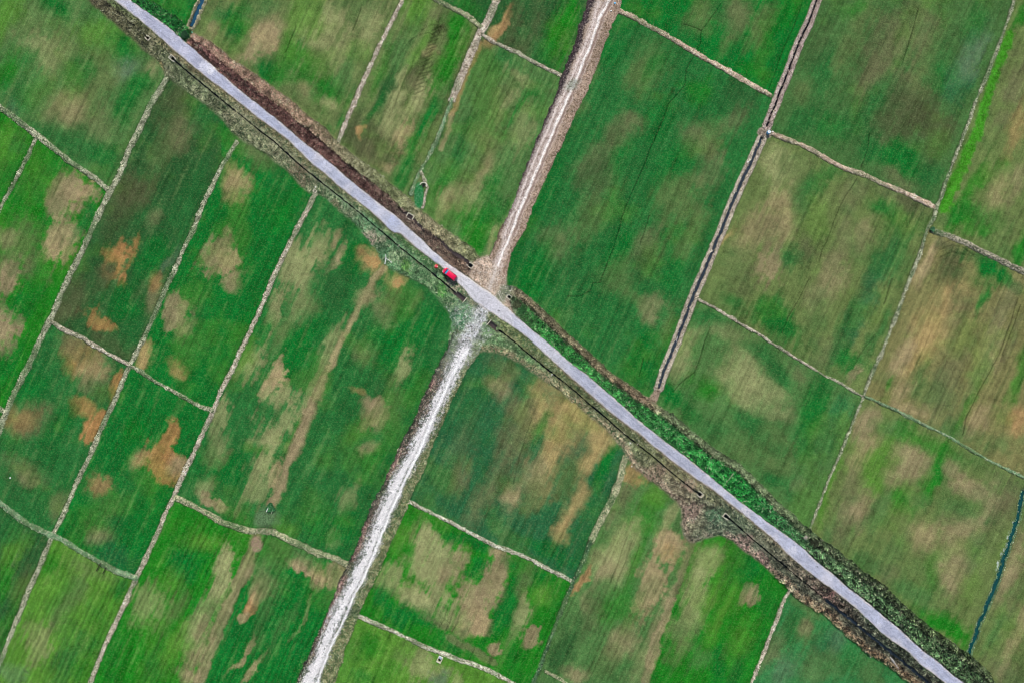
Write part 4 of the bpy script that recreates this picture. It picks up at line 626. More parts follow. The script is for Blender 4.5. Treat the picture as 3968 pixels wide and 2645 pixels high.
# far ground to the horizon, butted to the sheet's rim
x0, x1 = float(VX[0, 0]), float(VX[0, -1]); y1, y0 = float(VY[0, 0]), float(VY[-1, 0]); Bg = 4000
vs = [(x0, y0, -.02), (x1, y0, -.02), (x1, y1, -.02), (x0, y1, -.02), (-Bg, -Bg, -.02), (Bg, -Bg, -.02), (Bg, Bg, -.02), (-Bg, Bg, -.02)]
fc = [0, 4, 5, 1, 1, 5, 6, 2, 2, 6, 7, 3, 3, 7, 4, 0]
c8 = np.tile(np.append(lin((60, 100, 56)), .42), (8, 1)); c9 = np.tile(np.append(lin((60, 100, 56))*.6, .25), (8, 1))
o = raw_mesh('ground', vs, fc, 4, [GM], {'col_a': c8, 'col_b': c9}); o['kind'] = 'structure'

# ------------------------------------------------------------------ simple materials
def simple(name, col, rough=.8, spec=.3, var=.25, sc=3., metal=0., coat=0.):
    m, n, p = new_mat(name); c = lin(col)
    tc = n.nodes.new('ShaderNodeTexCoord'); t = n.nodes.new('ShaderNodeTexNoise'); t.inputs['Scale'].default_value = sc; t.inputs['Detail'].default_value = 4
    n.links.new(tc.outputs['Object'], t.inputs['Vector'])
    r = n.nodes.new('ShaderNodeValToRGB'); r.color_ramp.elements[0].position = .3; r.color_ramp.elements[1].position = .7
    r.color_ramp.elements[0].color = (*[float(a) for a in c*(1-var)], 1); r.color_ramp.elements[1].color = (*[float(min(a, 1)) for a in c*(1+var)], 1)
    n.links.new(t.outputs['Fac'], r.inputs[0]); n.links.new(r.outputs[0], p.inputs['Base Color'])
    p.inputs['Roughness'].default_value = rough; p.inputs['Specular IOR Level'].default_value = spec
    p.inputs['Metallic'].default_value = metal; p.inputs['Coat Weight'].default_value = coat
    return m
M = dict(conc=simple('concrete', (214, 206, 184), .9, .2, .22, 4), lip=simple('mossy_concrete', (104, 108, 80), .95, .1, .4, 5),
         dark=simple('wet_concrete', (40, 42, 40), .7, .3, .3, 4),
         w_blue=simple('canal_water', (26, 70, 92), .08, .5, .18, .6), w_slate=simple('slate_water', (44, 54, 62), .08, .5, .2, .5),
         w_teal=simple('teal_water', (16, 66, 62), .1, .5, .3, 1.2), w_brown=simple('brown_water', (76, 64, 60), .1, .5, .12, .8), w_black=simple('black_water', (14, 18, 18), .08, .4, .3, 1),
         red=simple('red_paint', (226, 0, 66), .3, .5, .03, 1, 0, .6), glass=simple('windscreen_glass', (60, 150, 196), .08, .6, .10, 2, 0, .6), dglass=simple('dark_glass', (16, 18, 24), .08, .5, .05),
         black=simple('black_plastic', (18, 18, 20), .6, .3, .1), tyre=simple('tyre_rubber', (22, 22, 22), .85, .2, .1), rim=simple('wheel_rim', (150, 150, 155), .4, .5, .05, 1, .6),
         lampw=simple('lamp_lens', (236, 232, 226), .15, .6, .03), lampr=simple('tail_lens', (226, 190, 184), .2, .5, .05),
         redcl=simple('red_cloth', (206, 26, 40), .7, .3, .16, 5), whitecl=simple('pale_cloth', (240, 206, 204), .7, .3, .1, 5), skin=simple('skin', (150, 106, 78), .6, .3, .08), hair=simple('hair', (28, 22, 20), .6, .3, .1),
         trousers=simple('dark_trousers', (44, 46, 58), .85, .2, .15, 6), shoe=simple('shoe', (50, 40, 36), .7, .3, .1), metal=simple('shaft_metal', (120, 120, 124), .35, .5, .05, 1, .8),
         white=simple('white_sack', (232, 230, 224), .8, .3, .06, 6), cyan=simple('cyan_plastic', (120, 226, 200), .5, .4, .1, 5), green=simple('green_plastic', (64, 206, 150), .5, .4, .14, 6),
         blue=simple('blue_plastic', (110, 176, 214), .45, .4, .25, 6), stone=simple('stone', (170, 160, 146), .9, .2, .2, 4), wood=simple('weathered_wood', (168, 164, 158), .9, .15, .28, 6), wood2=simple('pale_branch', (150, 158, 128), .9, .15, .2, 6),
         darkwood=simple('dark_plank', (44, 40, 30), .9, .15, .2, 5), sheet=simple('grey_sheet', (160, 172, 190), .5, .4, .25, 5))

# ------------------------------------------------------------------ mesh builder
class MB:
    def __init__(s): s.v = []; s.f = []
    def box(s, c, size, rot=0., taper=1., bev=0.):
        cx, cy, cz = c; a, b, h = size[0]/2, size[1]/2, size[2]/2; i = len(s.v); cr, sr = math.cos(rot), math.sin(rot)
        if bev > 0:
            rings = [(-h, bev, taper*0+1), (-h+bev, 0, 1), (h-bev, 0, taper), (h, bev, taper)]
            pts = []
            for z, ins, tp in rings:
                aa, bb = (a*tp-ins), (b*tp-ins); k = bev
                ring = [(-aa+k, -bb), (aa-k, -bb), (aa, -bb+k), (aa, bb-k), (aa-k, bb), (-aa+k, bb), (-aa, bb-k), (-aa, -bb+k)]
                for x, y in ring: s.v.append((cx+x*cr-y*sr, cy+x*sr+y*cr, cz+z))
            for r in range(3):
                for k in range(8):
                    p = i+r*8+k; q = i+r*8+(k+1) % 8; s.f.append((p, q, q+8, p+8))
            s.f.append(tuple(i+7-k for k in range(8))); s.f.append(tuple(i+24+k for k in range(8)))
            return s
        for z, tp in ((-h, 1), (h, taper)):
            for x, y in ((-a, -b), (a, -b), (a, b), (-a, b)):
                x *= tp; y *= tp; s.v.append((cx+x*cr-y*sr, cy+x*sr+y*cr, cz+z))
        for q in ((0, 3, 2, 1), (4, 5, 6, 7), (0, 1, 5, 4), (1, 2, 6, 5), (2, 3, 7, 6), (3, 0, 4, 7)): s.f.append(tuple(i+k for k in q))
        return s
    def tube(s, pts, rad, n=8):
        pts = [Vector(p) for p in pts]; i = len(s.v)
        for k, p in enumerate(pts):
            t = (pts[min(k+1, len(pts)-1)]-pts[max(k-1, 0)]).normalized()
            up = Vector((0, 0, 1)) if abs(t.z) < .9 else Vector((1, 0, 0))
            a = t.cross(up).normalized(); b = t.cross(a); r = rad[k] if isinstance(rad, (list, tuple)) else rad
            for j in range(n):
                an = 2*math.pi*j/n; s.v.append(tuple(p+a*math.cos(an)*r+b*math.sin(an)*r))
        for k in range(len(pts)-1):
            for j in range(n):
                q = i+k*n+j; r_ = i+k*n+(j+1) % n; s.f.append((q, r_, r_+n, q+n))
        s.f.append(tuple(i+n-1-j for j in range(n))); s.f.append(tuple(i+(len(pts)-1)*n+j for j in range(n)))
        return s
    def lathe(s, prof, n=20, c=(0, 0, 0), axis='z'):
        i = len(s.v)
        for r, z in prof:
            for j in range(n):
                a = 2*math.pi*j/n; x, y, zz = r*math.cos(a), r*math.sin(a), z
                if axis == 'y': x, y, zz = x, zz, y
                s.v.append((c[0]+x, c[1]+y, c[2]+zz))
        for k in range(len(prof)-1):
            for j in range(n):
                q = i+k*n+j; r_ = i+k*n+(j+1) % n; s.f.append((q, r_, r_+n, q+n))
        s.f.append(tuple(i+n-1-j for j in range(n))); s.f.append(tuple(i+(len(prof)-1)*n+j for j in range(n)))
        return s
    def lump(s, c, size, n=10, seed=0, rough=.15, flat=.0):
        """uneven rounded lump"""
        rr = random.Random(seed); i = len(s.v); rows = 6
        for k in range(rows+1):
            th = math.pi*k/rows
            for j in range(n):
                a = 2*math.pi*j/n; q = 1+rr.uniform(-rough, rough)
                s.v.append((c[0]+size[0]/2*math.sin(th)*math.cos(a)*q, c[1]+size[1]/2*math.sin(th)*math.sin(a)*q, c[2]-size[2]/2*math.cos(th)*q))
        for k in range(rows):
            for j in range(n):
                q = i+k*n+j; r_ = i+k*n+(j+1) % n; s.f.append((q, r_, r_+n, q+n))
        return s
    def build(s, name, mat, parent=None, smooth=False):
        me = bpy.data.meshes.new(name); me.from_pydata(s.v, [], s.f); me.materials.append(mat); me.update()
        if smooth: me.polygons.foreach_set('use_smooth', [True]*len(me.polygons))
        o = link(bpy.data.objects.new(name, me), parent)
        return o
def empty(name, loc, rz=0):
    o = bpy.data.objects.new(name, None); o.empty_display_size = .3; o.location = loc; o.rotation_euler = (0, 0, rz); return link(o)

# ------------------------------------------------------------------ water
def ribbon(name, pts, hw, z, mat, kind='structure', jit=0.):
    Vv = []; F = []
    P3 = [W(*p, z) for p in pts]
    for k, p in enumerate(P3):
        t = (P3[min(k+1, len(P3)-1)]-P3[max(k-1, 0)]).normalized(); nn = Vector((-t.y, t.x, 0)); h = hw*(1+random.uniform(-jit, jit))
        Vv += [p+nn*h, p-nn*h]
    for k in range(len(P3)-1): F += [2*k, 2*k+1, 2*k+3, 2*k+2]
    o = raw_mesh(name, [tuple(v) for v in Vv], F, 4, [mat])
    if kind: o['kind'] = kind
    return o
ribbon('water', ext(CANAL, 100), .95, -.42, M['w_black'])
ribbon('water', CANAL_B, 1.0, -.36, M['w_slate'])
ribbon('water', ext(CANAL_C, 100), 1.1, -.25, M['w_blue'])
ribbon('water', ext(CANAL_D, 100), .62, -.22, M['w_teal'])
ribbon('water', [p for p in DITCH_N if p[0] > 910], 1.1, -.16, M['w_brown'])
ribbon('water', DITCH_C, .75, -.16, M['w_slate'])
# concrete lined channel: lips, inner walls, water on the bottom
def channel(pts, label, iw=.225, lw=.24, depth=.62, top=.17):
    root = empty('drainage_channel', W(*pts[0], 0)); base = root.location.copy()
    tag(root, label, 'drainage channel', 'concrete channels beside the road')
    P3 = []
    for (ax_, ay_), (bx_, by_) in zip(pts[:-1], pts[1:]):
        m_ = max(1, int(math.hypot(bx_-ax_, by_-ay_)/7))
        for q_ in range(m_): P3.append(W(ax_+(bx_-ax_)*q_/m_+random.uniform(-.35, .35), ay_+(by_-ay_)*q_/m_+random.uniform(-.35, .35), 0)-base)
    P3.append(W(*pts[-1], 0)-base); wob = [random.uniform(-.05, .07) for _ in P3]
    prof = [(-iw-lw, -.25), (-iw-lw, top), (-iw, top), (-iw, -depth), (iw, -depth), (iw, top), (iw+lw, top), (iw+lw, -.25)]
    Vv = []; F = []
    for k, p in enumerate(P3):
        t = (P3[min(k+1, len(P3)-1)]-P3[max(k-1, 0)]).normalized(); nn = Vector((t.y, -t.x, 0))
        for off, z in prof: Vv.append(tuple(p+nn*(off+math.copysign(wob[k], off))+Vector((0, 0, z+wob[k]*.4))))
    n = len(prof)
    for k in range(len(P3)-1):
        for j in range(n-1):
            a = k*n+j; F += [a, a+n, a+n+1, a+1]
    raw_mesh('channel_wall', Vv, F, 4, [M['lip']], parent=root)
    Vw = []; Fw = []
    for k, p in enumerate(P3):
        t = (P3[min(k+1, len(P3)-1)]-P3[max(k-1, 0)]).normalized(); nn = Vector((t.y, -t.x, 0))
        for off in (-iw-.1, iw+.1): Vw.append(tuple(p+nn*off+Vector((0, 0, -depth+.22))))
    for k in range(len(P3)-1): Fw += [2*k, 2*k+2, 2*k+3, 2*k+1]
    raw_mesh('channel_water', Vw, Fw, 4, [M['w_black']], parent=root)
    return root
channel(CH_A, 'long narrow concrete channel running from the upper left down past the parked red van')
channel(CH_B, 'narrow concrete channel below the junction running to the pink grass')
channel(CH_C, 'short narrow concrete channel below the grassy crossing in the lower right')
def tail(a, b, hw, label, wall_at):
    pa, pb = W(*a), W(*b); c = (pa+pb)/2; L = (pb-pa).length; ang = math.atan2(pb.y-pa.y, pb.x-pa.x)
    r = empty('channel_basin', (c.x, c.y, 0), ang); tag(r, label, 'basin', 'basins at the channel ends')
    MB().box((0, hw+.09, -.3), (L+.3, .17, .98)).build('side_wall', M['lip'], r)
    MB().box((0, -hw-.09, -.3), (L+.3, .17, .98)).build('side_wall', M['lip'], r)
    MB().box((wall_at*(L/2+.24), 0, -.26), (.16, 2*hw+.7, 1.06)).build('end_wall', M['conc'], r)
    MB().box((0, 0, -.5), (L+.5, 2*hw, .1)).build('basin_water', M['w_brown'], r)
tail(*TAILS[0], 'brown water basin with a pale end wall closing the channel beside the junction', 1)
tail(*TAILS[1], 'brown water basin where the channel starts again below the white gravel road', -1)
def pit(x, y, L, Wd, ang, op, label):
    z0 = zt(x, y) if False else .2
    r = empty('culvert_box', W(x, y, 0), -R(ang)); tag(r, label, 'culvert', 'concrete culvert boxes along the ditches')
    t = .16; top = .42; h = 1.4; L += .12; Wd += .12
    MB().box((0, Wd/2-t/2, top-h/2), (L, t, h), bev=.015).build('side_wall', M['conc'], r)
    MB().box((0, -Wd/2+t/2, top-h/2), (L*(1 if op != 0 else .8), t, h), bev=.015).build('side_wall', M['conc'], r)
    for e, sx in ((1, 1), (0, -1)):
        if op == e:
            for sy in (1, -1): MB().box((sx*(L/2-t/2)*1.0, sy*(Wd/2-t*1.6), top-h/2-.01), (t*1.1, t*1.2, h-.02), bev=.012).build('wing_wall', M['conc'], r)
        else: MB().box((sx*(L/2-t/2), 0, top-h/2+.003), (t, Wd-2*t+.01, h), bev=.012).build('end_wall', M['conc'], r)
    MB().box((0, 0, -.52), (L-.1, Wd-.1, .1)).build('pit_water', M['w_black'], r)
    return r
for p in PITS: rt = pit(*p)
# cover on the sluice pit
q = empty('sheet_cover', W(1011.8, 1507.6, .36), R(-25)); tag(q, 'crumpled pale blue grey sheet lying over the sluice pit at the bottom', 'sheet')
mb = MB(); mb.lump((0, 0, .06), (.8, .62, .2), 9, 3, .22); mb.lump((.2, -.1, .12), (.35, .6, .22), 8, 4, .2); mb.build('crumpled_sheet', M['sheet'], q)
# broken Y headwall
r = empty('headwall', W(887.2, 594.5, 0)); tag(r, 'broken white Y shaped concrete headwall in the verge left of the red van', 'headwall')
def vw(nx, ny, z): p = W(nx/1.687, ny/1.687, z); return p-r.location
for a_, b_, h_ in (((1495.8, 986), (1496.5, 1002), .4), ((1496.5, 1001), (1492.5, 1023), .45), ((1497, 1002), (1518, 1017), .45)):
    pa, pb = vw(*a_, 0), vw(*b_, 0); c = (pa+pb)/2
    MB().box((c.x, c.y, .15), ((pb-pa).length, .15, h_+.3), math.atan2(pb.y-pa.y, pb.x-pa.x), bev=.02).build('wing_wall', M['white'], r)
for nx, ny in ((1492, 1022), (1517, 1017), (1494.5, 1006)):
    p = vw(nx, ny, .3); MB().lump(tuple(p), (.36, .32, .4), 8, int(nx), .12).build('broken_cap', M['white'], r)
# ring culvert
r = empty('ring_culvert', W(972.7, 426.8, 0)); tag(r, 'curved pale stone ring round a dark hole at the foot of a bund', 'culvert')
pts = [(0.85*math.cos(a), .72*math.sin(a), .3) for a in [R(t) for t in range(-35, 170, 12)]]
MB().tube(pts, [.13+.03*random.random() for _ in pts], 7).build('stone_ring', M['conc'], r)
MB().lathe([(.30, .0), (.33, .26), (.27, .27), (.26, .05), (.01, .04)], 14, (0, -.05, 0)).build('pipe_mouth', M['dark'], r)

# ------------------------------------------------------------------ red van
def build_van():
    pf, pr = (1721.2/1.687, 1046.6/1.687), (1767.0/1.687, 1082.0/1.687)
    a, b = W(*pf), W(*pr); ang = math.atan2(a.y-b.y, a.x-b.x); c = (a+b)/2
    r = empty('van', (c.x, c.y, .32), ang); tag(r, 'bright red van parked on the left edge of the pale road', 'van')
    Lh = 1.98; Wh = .80
    # lofted body: stations along x (rear -, front +): (x, half width, z bottom, z shoulder, z top, top half width)
    st = [(-1.98, .60, .42, .75, .95, .52), (-1.93, .72, .30, .85, 1.25, .60), (-1.80, .78, .26, .92, 1.58, .63), (-1.60, .80, .25, .95, 1.70, .66), (-.9, .81, .24, .95, 1.73, .67), (0., .81, .24, .95, 1.74, .67),
          (.42, .81, .24, .95, 1.72, .66), (.60, .81, .24, .96, 1.64, .64), (1.05, .80, .24, 1.00, 1.10, .66), (1.18, .79, .25, .96, 1.02, .66), (1.55, .76, .26, .88, .93, .60), (1.82, .68, .30, .72, .80, .50), (1.95, .56, .36, .55, .62, .40), (1.98, .48, .40, .48, .52, .34)]
    V = []; F = []
    for x, hw, zb, zs, ztp, tw in st:
        V += [(x, -hw*.9, zb), (x, -hw, zb+.12), (x, -hw, zs), (x, -tw-.02, ztp-.05 if ztp-zs > .2 else ztp-.02), (x, -tw*.82, ztp), (x, 0, ztp+.03),
              (x, tw*.82, ztp), (x, tw+.02, ztp-.05 if ztp-zs > .2 else ztp-.02), (x, hw, zs), (x, hw, zb+.12), (x, hw*.9, zb)]
    n = 11
    for k in range(len(st)-1):
        for j in range(n):
            p = k*n+j; q_ = k*n+(j+1) % n; F.append((p, q_, q_+n, p+n))
    F.append(tuple(range(n))); F.append(tuple(reversed([(len(st)-1)*n+j for j in range(n)])))
    me = bpy.data.meshes.new('body'); me.from_pydata(V, [], [tuple(reversed(f)) for f in F]); me.materials.append(M['red'])
    me.polygons.foreach_set('use_smooth', [True]*len(me.polygons)); me.update(); body = link(bpy.data.objects.new('body', me), r)
    es = body.modifiers.new('e', 'EDGE_SPLIT'); es.split_angle = R(34)
    def quad(name, pts, mat, par=r, th=.012):
        nrm = (Vector(pts[1])-Vector(pts[0])).cross(Vector(pts[-1])-Vector(pts[0])).normalized()*th
        vv = [tuple(Vector(p)+nrm) for p in pts]+[tuple(Vector(p)-nrm) for p in pts]; k = len(pts)
        ff = [tuple(range(k)), tuple(reversed(range(k, 2*k)))]+[(i, (i+1) % k, (i+1) % k+k, i+k) for i in range(k)]
        ff = [tuple(reversed(f)) if i > 1 else f for i, f in enumerate(ff)]
        m2 = bpy.data.meshes.new(name); m2.from_pydata(vv, [], ff); m2.materials.append(mat); m2.update(); return link(bpy.data.objects.new(name, m2), par)
    quad('windscreen', [(.62, -.58, 1.68), (1.06, -.66, 1.16), (1.06, .66, 1.16), (.62, .58, 1.68)], M['glass'], th=.022)
    quad('cowl', [(1.07, -.69, 1.145), (1.24, -.66, 1.055), (1.24, .66, 1.055), (1.07, .69, 1.145)], M['black'], th=.02)
    quad('rear_window', [(-1.86, .52, 1.52), (-1.965, .56, 1.08), (-1.965, -.56, 1.08), (-1.86, -.52, 1.52)], M['dglass'], th=.02)
    for s in (1, -1):
        for x0_, x1_ in ((-1.55, -.62), (-.52, .20), (.28, .86)):
            xt = x1_-.30 if x1_ > .5 else x1_
            quad('side_window', [(x0_, s*.815, .98), (x1_, s*.815, .98), (xt, s*.705, 1.60), (x0_, s*.705, 1.60)][::s], M['dglass'], th=.015)
        # door lines, handles, roof rail, mirror, lamps, wheels
        MB().box((-.16, s*.835, 1.0), (.14, .025, .03)).build('door_handle', M['black'], r)
        MB().box((-.75, s*.68, 1.74), (2.0, .03, .03)).build('roof_rail', M['black'], r)
        MB().box((.92, s*.93, 1.08), (.10, .17, .14), bev=.02).build('wing_mirror', M['black'], r)
        MB().box((1.78, s*.50, .80), (.22, .28, .13), R(-s*28), bev=.03).build('headlight', M['lampw'], r)
        MB().box((-1.93, s*.60, 1.30), (.12, .16, .42), R(s*18), bev=.025).build('tail_light', M['lampr'], r)
        for x in (1.22, -1.28):
            wq = empty('wheel', (x, s*.74, .28)); wq.parent = r
            MB().lathe([(.16, -.09), (.26, -.09), (.29, -.05), (.29, .05), (.26, .09), (.16, .09)], 20, axis='y').build('tyre', M['tyre'], wq)
            MB().lathe([(.04, -.095), (.17, -.08), (.17, .08), (.04, .095)], 14, axis='y').build('rim', M['rim'], wq)
    MB().box((1.90, 0, .40), (.16, 1.16, .22), bev=.04).build('front_bumper', M['black'], r)
    MB().box((-1.96, 0, .44), (.14, 1.36, .22), bev=.04).build('rear_bumper', M['red'], r)
    MB().box((1.99, 0, .50), (.02, .44, .10)).build('number_plate', M['white'], r)
    MB().box((1.955, 0, .62), (.05, .6, .07)).build('grille', M['black'], r)
    for s in (1, -1): MB().tube([(1.12, s*.35, 1.135), (.92, s*.1, 1.34)], .012, 5).build('wiper', M['black'], r)
    return r
build_van()
# ------------------------------------------------------------------ person with umbrella beside the van
def build_person():
    cx, cy = 1003.2, 611.0
    z0 = .27
    r = empty('person', W(cx, cy, z0), R(200)); tag(r, 'person in a red top standing under the red umbrella at the road edge', 'person')
    J = dict(pel=(0, 0, .92), chest=(0, 0, 1.22), neck=(0, 0, 1.42), head=(0, .03, 1.55), crown=(0, .02, 1.66),
             hl=(-.10, 0, .88), kl=(-.11, .02, .48), al=(-.11, -.02, .09), tl=(-.12, .14, .04),
             hr=(.10, 0, .88), kr=(.12, .05, .48), ar=(.12, 0, .09), tr=(.13, .16, .04),
             sl=(-.19, 0, 1.36), el=(-.25, -.02, 1.08), wl=(-.24, .10, .85), ml=(-.235, .14, .78),
             sr=(.19, 0, 1.36), er=(.26, .08, 1.10), wr=(.12, .30, 1.20), mr=(.06, .34, 1.25))
    E = 'pel-chest chest-neck neck-head head-crown pel-hl hl-kl kl-al al-tl pel-hr hr-kr kr-ar ar-tr chest-sl sl-el el-wl wl-ml chest-sr sr-er er-wr wr-mr'.split()
    rad = dict(pel=.15, chest=.15, neck=.06, head=.10, crown=.075, hl=.09, kl=.065, al=.045, tl=.04, hr=.09, kr=.065, ar=.045, tr=.04, sl=.07, el=.045, wl=.03, ml=.028, sr=.07, er=.045, wr=.03, mr=.028)
    ks = list(J); me = bpy.data.meshes.new('body'); me.from_pydata([J[k] for k in ks], [tuple(ks.index(t) for t in e.split('-')) for e in E], [])
    o = link(bpy.data.objects.new('body', me), r)
    sk = o.modifiers.new('skin', 'SKIN'); me.skin_vertices or None
    bpy.context.view_layer.objects.active = o
    sv = me.skin_vertices[0].data
    for i, k in enumerate(ks): sv[i].radius = (rad[k], rad[k]*(.75 if k in ('chest', 'pel') else 1)); sv[i].use_root = (k == 'pel')
    su = o.modifiers.new('sub', 'SUBSURF'); su.levels = 2; su.render_levels = 2
    # bake and colour by height and reach: clothes and skin on one continuous body
    dg = bpy.context.evaluated_depsgraph_get(); dg.update(); m2 = bpy.data.meshes.new_from_object(o.evaluated_get(dg)); o.modifiers.clear(); o.data = m2
    for nm in ('skin', 'redcl', 'trousers', 'shoe'): m2.materials.append(M[nm])
    if len(m2.materials) > 4:
        while len(m2.materials) > 4: m2.materials.pop(index=0)
    for p in m2.polygons:
        c = p.center; p.use_smooth = True
        if c.z < .12: k = 3
        elif c.z < .90 and abs(c.x) < .2: k = 2
        elif c.z < 1.43 and not ((c.x < -.2 and c.z < 1.0) or (c.y > .16 and c.z > .9)): k = 1
        else: k = 0
        p.material_index = k
    # face, hair
    MB().lump((0, -.005, 1.60), (.23, .25, .24), 12, 1, .02).build('hair', M['hair'], r, True)
    for s in (1, -1):
        MB().lump((s*.035, .115, 1.565), (.022, .015, .014), 6, 2, .0).build('eye', M['black'], r, True)
        MB().lump((s*.10, .02, 1.55), (.02, .05, .06), 6, 2, .05).build('ear', M['skin'], r, True)
    MB().lump((0, .132, 1.54), (.025, .035, .045), 6, 2, .0).build('nose', M['skin'], r, True)
    MB().lump((0, .118, 1.505), (.045, .012, .012), 6, 2, .0).build('mouth', M['redcl'], r, True)
    # hands: palm continues from the wrist, five fingers each
    for (w0, dirv, side, curl) in ((Vector(J['ml']), Vector((0, .25, -.97)), 1, .3), (Vector(J['mr']), Vector((-.6, .45, .5)).normalized(), -1, 1.)):
        for k, (ln, off) in enumerate(((.07, -.027), (.08, -.009), (.075, .009), (.06, .026))):
            a = Vector((0, 0, 1)).cross(dirv); a = (a if a.length > .1 else Vector((1, 0, 0))).normalized(); bnorm = dirv.cross(a)
            p0 = w0+dirv*.02+a*off; p1 = p0+dirv*ln*.5+bnorm*.012*curl; p2 = p1+dirv*ln*.35*(1-curl*.6)+bnorm*.03*curl; p3 = p2+dirv*ln*.2*(1-curl*1.6)+bnorm*.02*curl
            MB().tube([p0, p1, p2, p3], [.010, .009, .008, .006], 6).build('finger', M['skin'], r, True)
        p0 = w0-dirv*.01+a*(-.03)*side; MB().tube([p0, p0+a*(-.025)*side+dirv*.025, p0+a*(-.03)*side+dirv*.05+bnorm*.01*curl], [.011, .010, .007], 6).build('thumb', M['skin'], r, True)
    # umbrella held upright over the head: a thing of its own
    hand = Matrix.Rotation(R(200), 4, 'Z') @ Vector((.03, .38, 1.28))
    u = empty('umbrella', (r.location.x+hand.x, r.location.y+hand.y, z0), R(12)); tag(u, 'open red umbrella with a pale pink band held over the person beside the road', 'umbrella')
    MB().tube([(0, 0, 1.12), (0, 0, 2.12)], .009, 6).build('shaft', M['metal'], u)
    MB().tube([(0, 0, 1.02), (0, 0, 1.16)], .017, 8).build('handle', M['black'], u)
    N = 8; Rr = .50
    def canopy(k0s, name, mat, z_off=0., r0=0., r1=1.):
        V = []; F = []; rings = 5; seg = 4
        for k0 in k0s:
            for i in range(rings+1):
                t = r0+(r1-r0)*i/rings
                for j in range(seg+1):
                    a = 2*math.pi*(k0+j/seg)/N; sag = 1-.07*math.sin(math.pi*j/seg)*t
                    rr = Rr*t*sag; V.append((rr*math.cos(a), rr*math.sin(a), 2.08-.24*t**1.8-.02*math.sin(math.pi*j/seg)*t+z_off))
            b0 = len(V)-(rings+1)*(seg+1)
            for i in range(rings):
                for j in range(seg):
                    p = b0+i*(seg+1)+j; F.append((p, p+seg+1, p+seg+2, p+1))
        m3 = bpy.data.meshes.new(name); m3.from_pydata(V, [], F); m3.materials.append(mat); m3.update(); o3 = link(bpy.data.objects.new(name, m3), u)
        so_ = o3.modifiers.new('s', 'SOLIDIFY'); so_.thickness = .004
    canopy(range(8), 'canopy', M['redcl']); canopy((3, 7), 'pale_panel', M['whitecl'], .008, .05, .82)
    for k in range(8):
        a = 2*math.pi*k/N; MB().tube([(0, 0, 2.06), (Rr*.6*math.cos(a), Rr*.6*math.sin(a), 1.96), (Rr*math.cos(a), Rr*math.sin(a), 1.83)], .005, 4).build('rib', M['metal'], u)
build_person()
# ------------------------------------------------------------------ small things
def lump_thing(name, x, y, size, mat, label, cat, seed=0, rough=.14, zoff=0.):
    o = MB().lump((0, 0, size[2]/2-.03), size, 10, seed, rough).build(name, M[mat]); o.location = W(x, y, zt(x, y)+zoff); o.rotation_euler = (0, 0, seed*1.3); tag(o, label, cat); return o
lump_thing('white_sack', 417.3, 54.4, (.55, .4, .35), 'white', 'white sack in the grass above the other two by the blue canal end', 'sack', 1)
lump_thing('white_sack', 418.2, 60.6, (.42, .38, .32), 'white', 'smallest white sack lying left of its neighbour by the canal end', 'sack', 2)
lump_thing('white_sack', 422.4, 62.0, (.55, .34, .32), 'white', 'oblong white sack nearest the blue canal end', 'sack', 3)
lump_thing('plastic_bag', 440.6, 75.4, (.6, .4, .25), 'cyan', 'pale cyan plastic bag where the brown reed verge begins', 'bag', 4)
lump_thing('plastic_bag', 1877.5, 1239.6, (.45, .45, .25), 'cyan', 'pale cyan plastic bag beside the boulder at the edge of the lower right field', 'bag', 5)
lump_thing('boulder', 1849.6, 1232.6, (1.5, 1.3, .7), 'stone', 'big pinkish grey boulder at the end of the green verge', 'boulder', 6, .1)
lump_thing('white_stone', 1774.2, 303.4, (.5, .4, .3), 'white', 'white stone right of the blue barrel at the canal crossing', 'stone', 7)
lump_thing('white_stone', 1872.2, 1264.2, (.42, .36, .25), 'white', 'white stone lying in dark scrub below the boulder', 'stone', 8)
lump_thing('white_stone', 1598.0, 1189.5, (.42, .36, .25), 'white', 'white stone in the pink and green grass crossing', 'stone', 9)
lump_thing('white_stone', 1403.4, 26.2, (.4, .36, .25), 'white', 'white stone beside the dirt track near the top edge', 'stone', 10)
lump_thing('blue_tarpaulin', 1411.9, 8.4, (.5, .5, .2), 'blue', 'small crumpled blue sheet beside the dirt track at the top edge', 'sheet', 11)
lump_thing('white_stone', 24.2, 1096.6, (.34, .5, .3), 'white', 'lone white stone in the field at the left edge', 'stone', 12)
lump_thing('white_stone', 725.4, 430.6, (.45, .42, .3), 'white', 'round white stone just above the tiny concrete gate box', 'stone', 13)
lump_thing('white_stone', 1447.0, 1016.5, (.6, .5, .3), 'white', 'pale stone beside the second channel near a bund head', 'stone', 14)
lump_thing('white_stone', 1267.5, 859.5, (.4, .36, .25), 'white', 'white stone on the verge left of the second channel', 'stone', 15, zoff=.03)
lump_thing('white_stone', 1447.0+4, 1070, (.34, .3, .25), 'white', 'white stone at the head of the green bund under the road', 'stone', 16)
lump_thing('white_stone', 2232.5, 1511.5, (.4, .3, .25), 'white', 'white stone at the end of the teal canal', 'stone', 17)
lump_thing('white_stone', 1999, 1507.5, (.34, .3, .25), 'white', 'white stone at the foot of the brown scrub left of the green crate', 'stone', 18)
lump_thing('white_stone', 1072.8, 609.6, (.45, .36, .3), 'white', 'white stone beside the three sided culvert mouth by the dirt track', 'stone', 19, zoff=.25)
lump_thing('white_stone', 960.6, 511.3, (.5, .34, .3), 'white', 'white stone in the ditch just below the square concrete frame', 'stone', 20, zoff=.4)
lump_thing('white_stone', 1000.8, 545.3, (.4, .25, .25), 'white', 'white stone in the reed ditch midway to the dirt track', 'stone', 21, zoff=.2)
lump_thing('white_stone', 932.0, 491.8, (.4, .34, .3), 'white', 'white stone touching the left corner of the square concrete frame', 'stone', 22, zoff=.3)
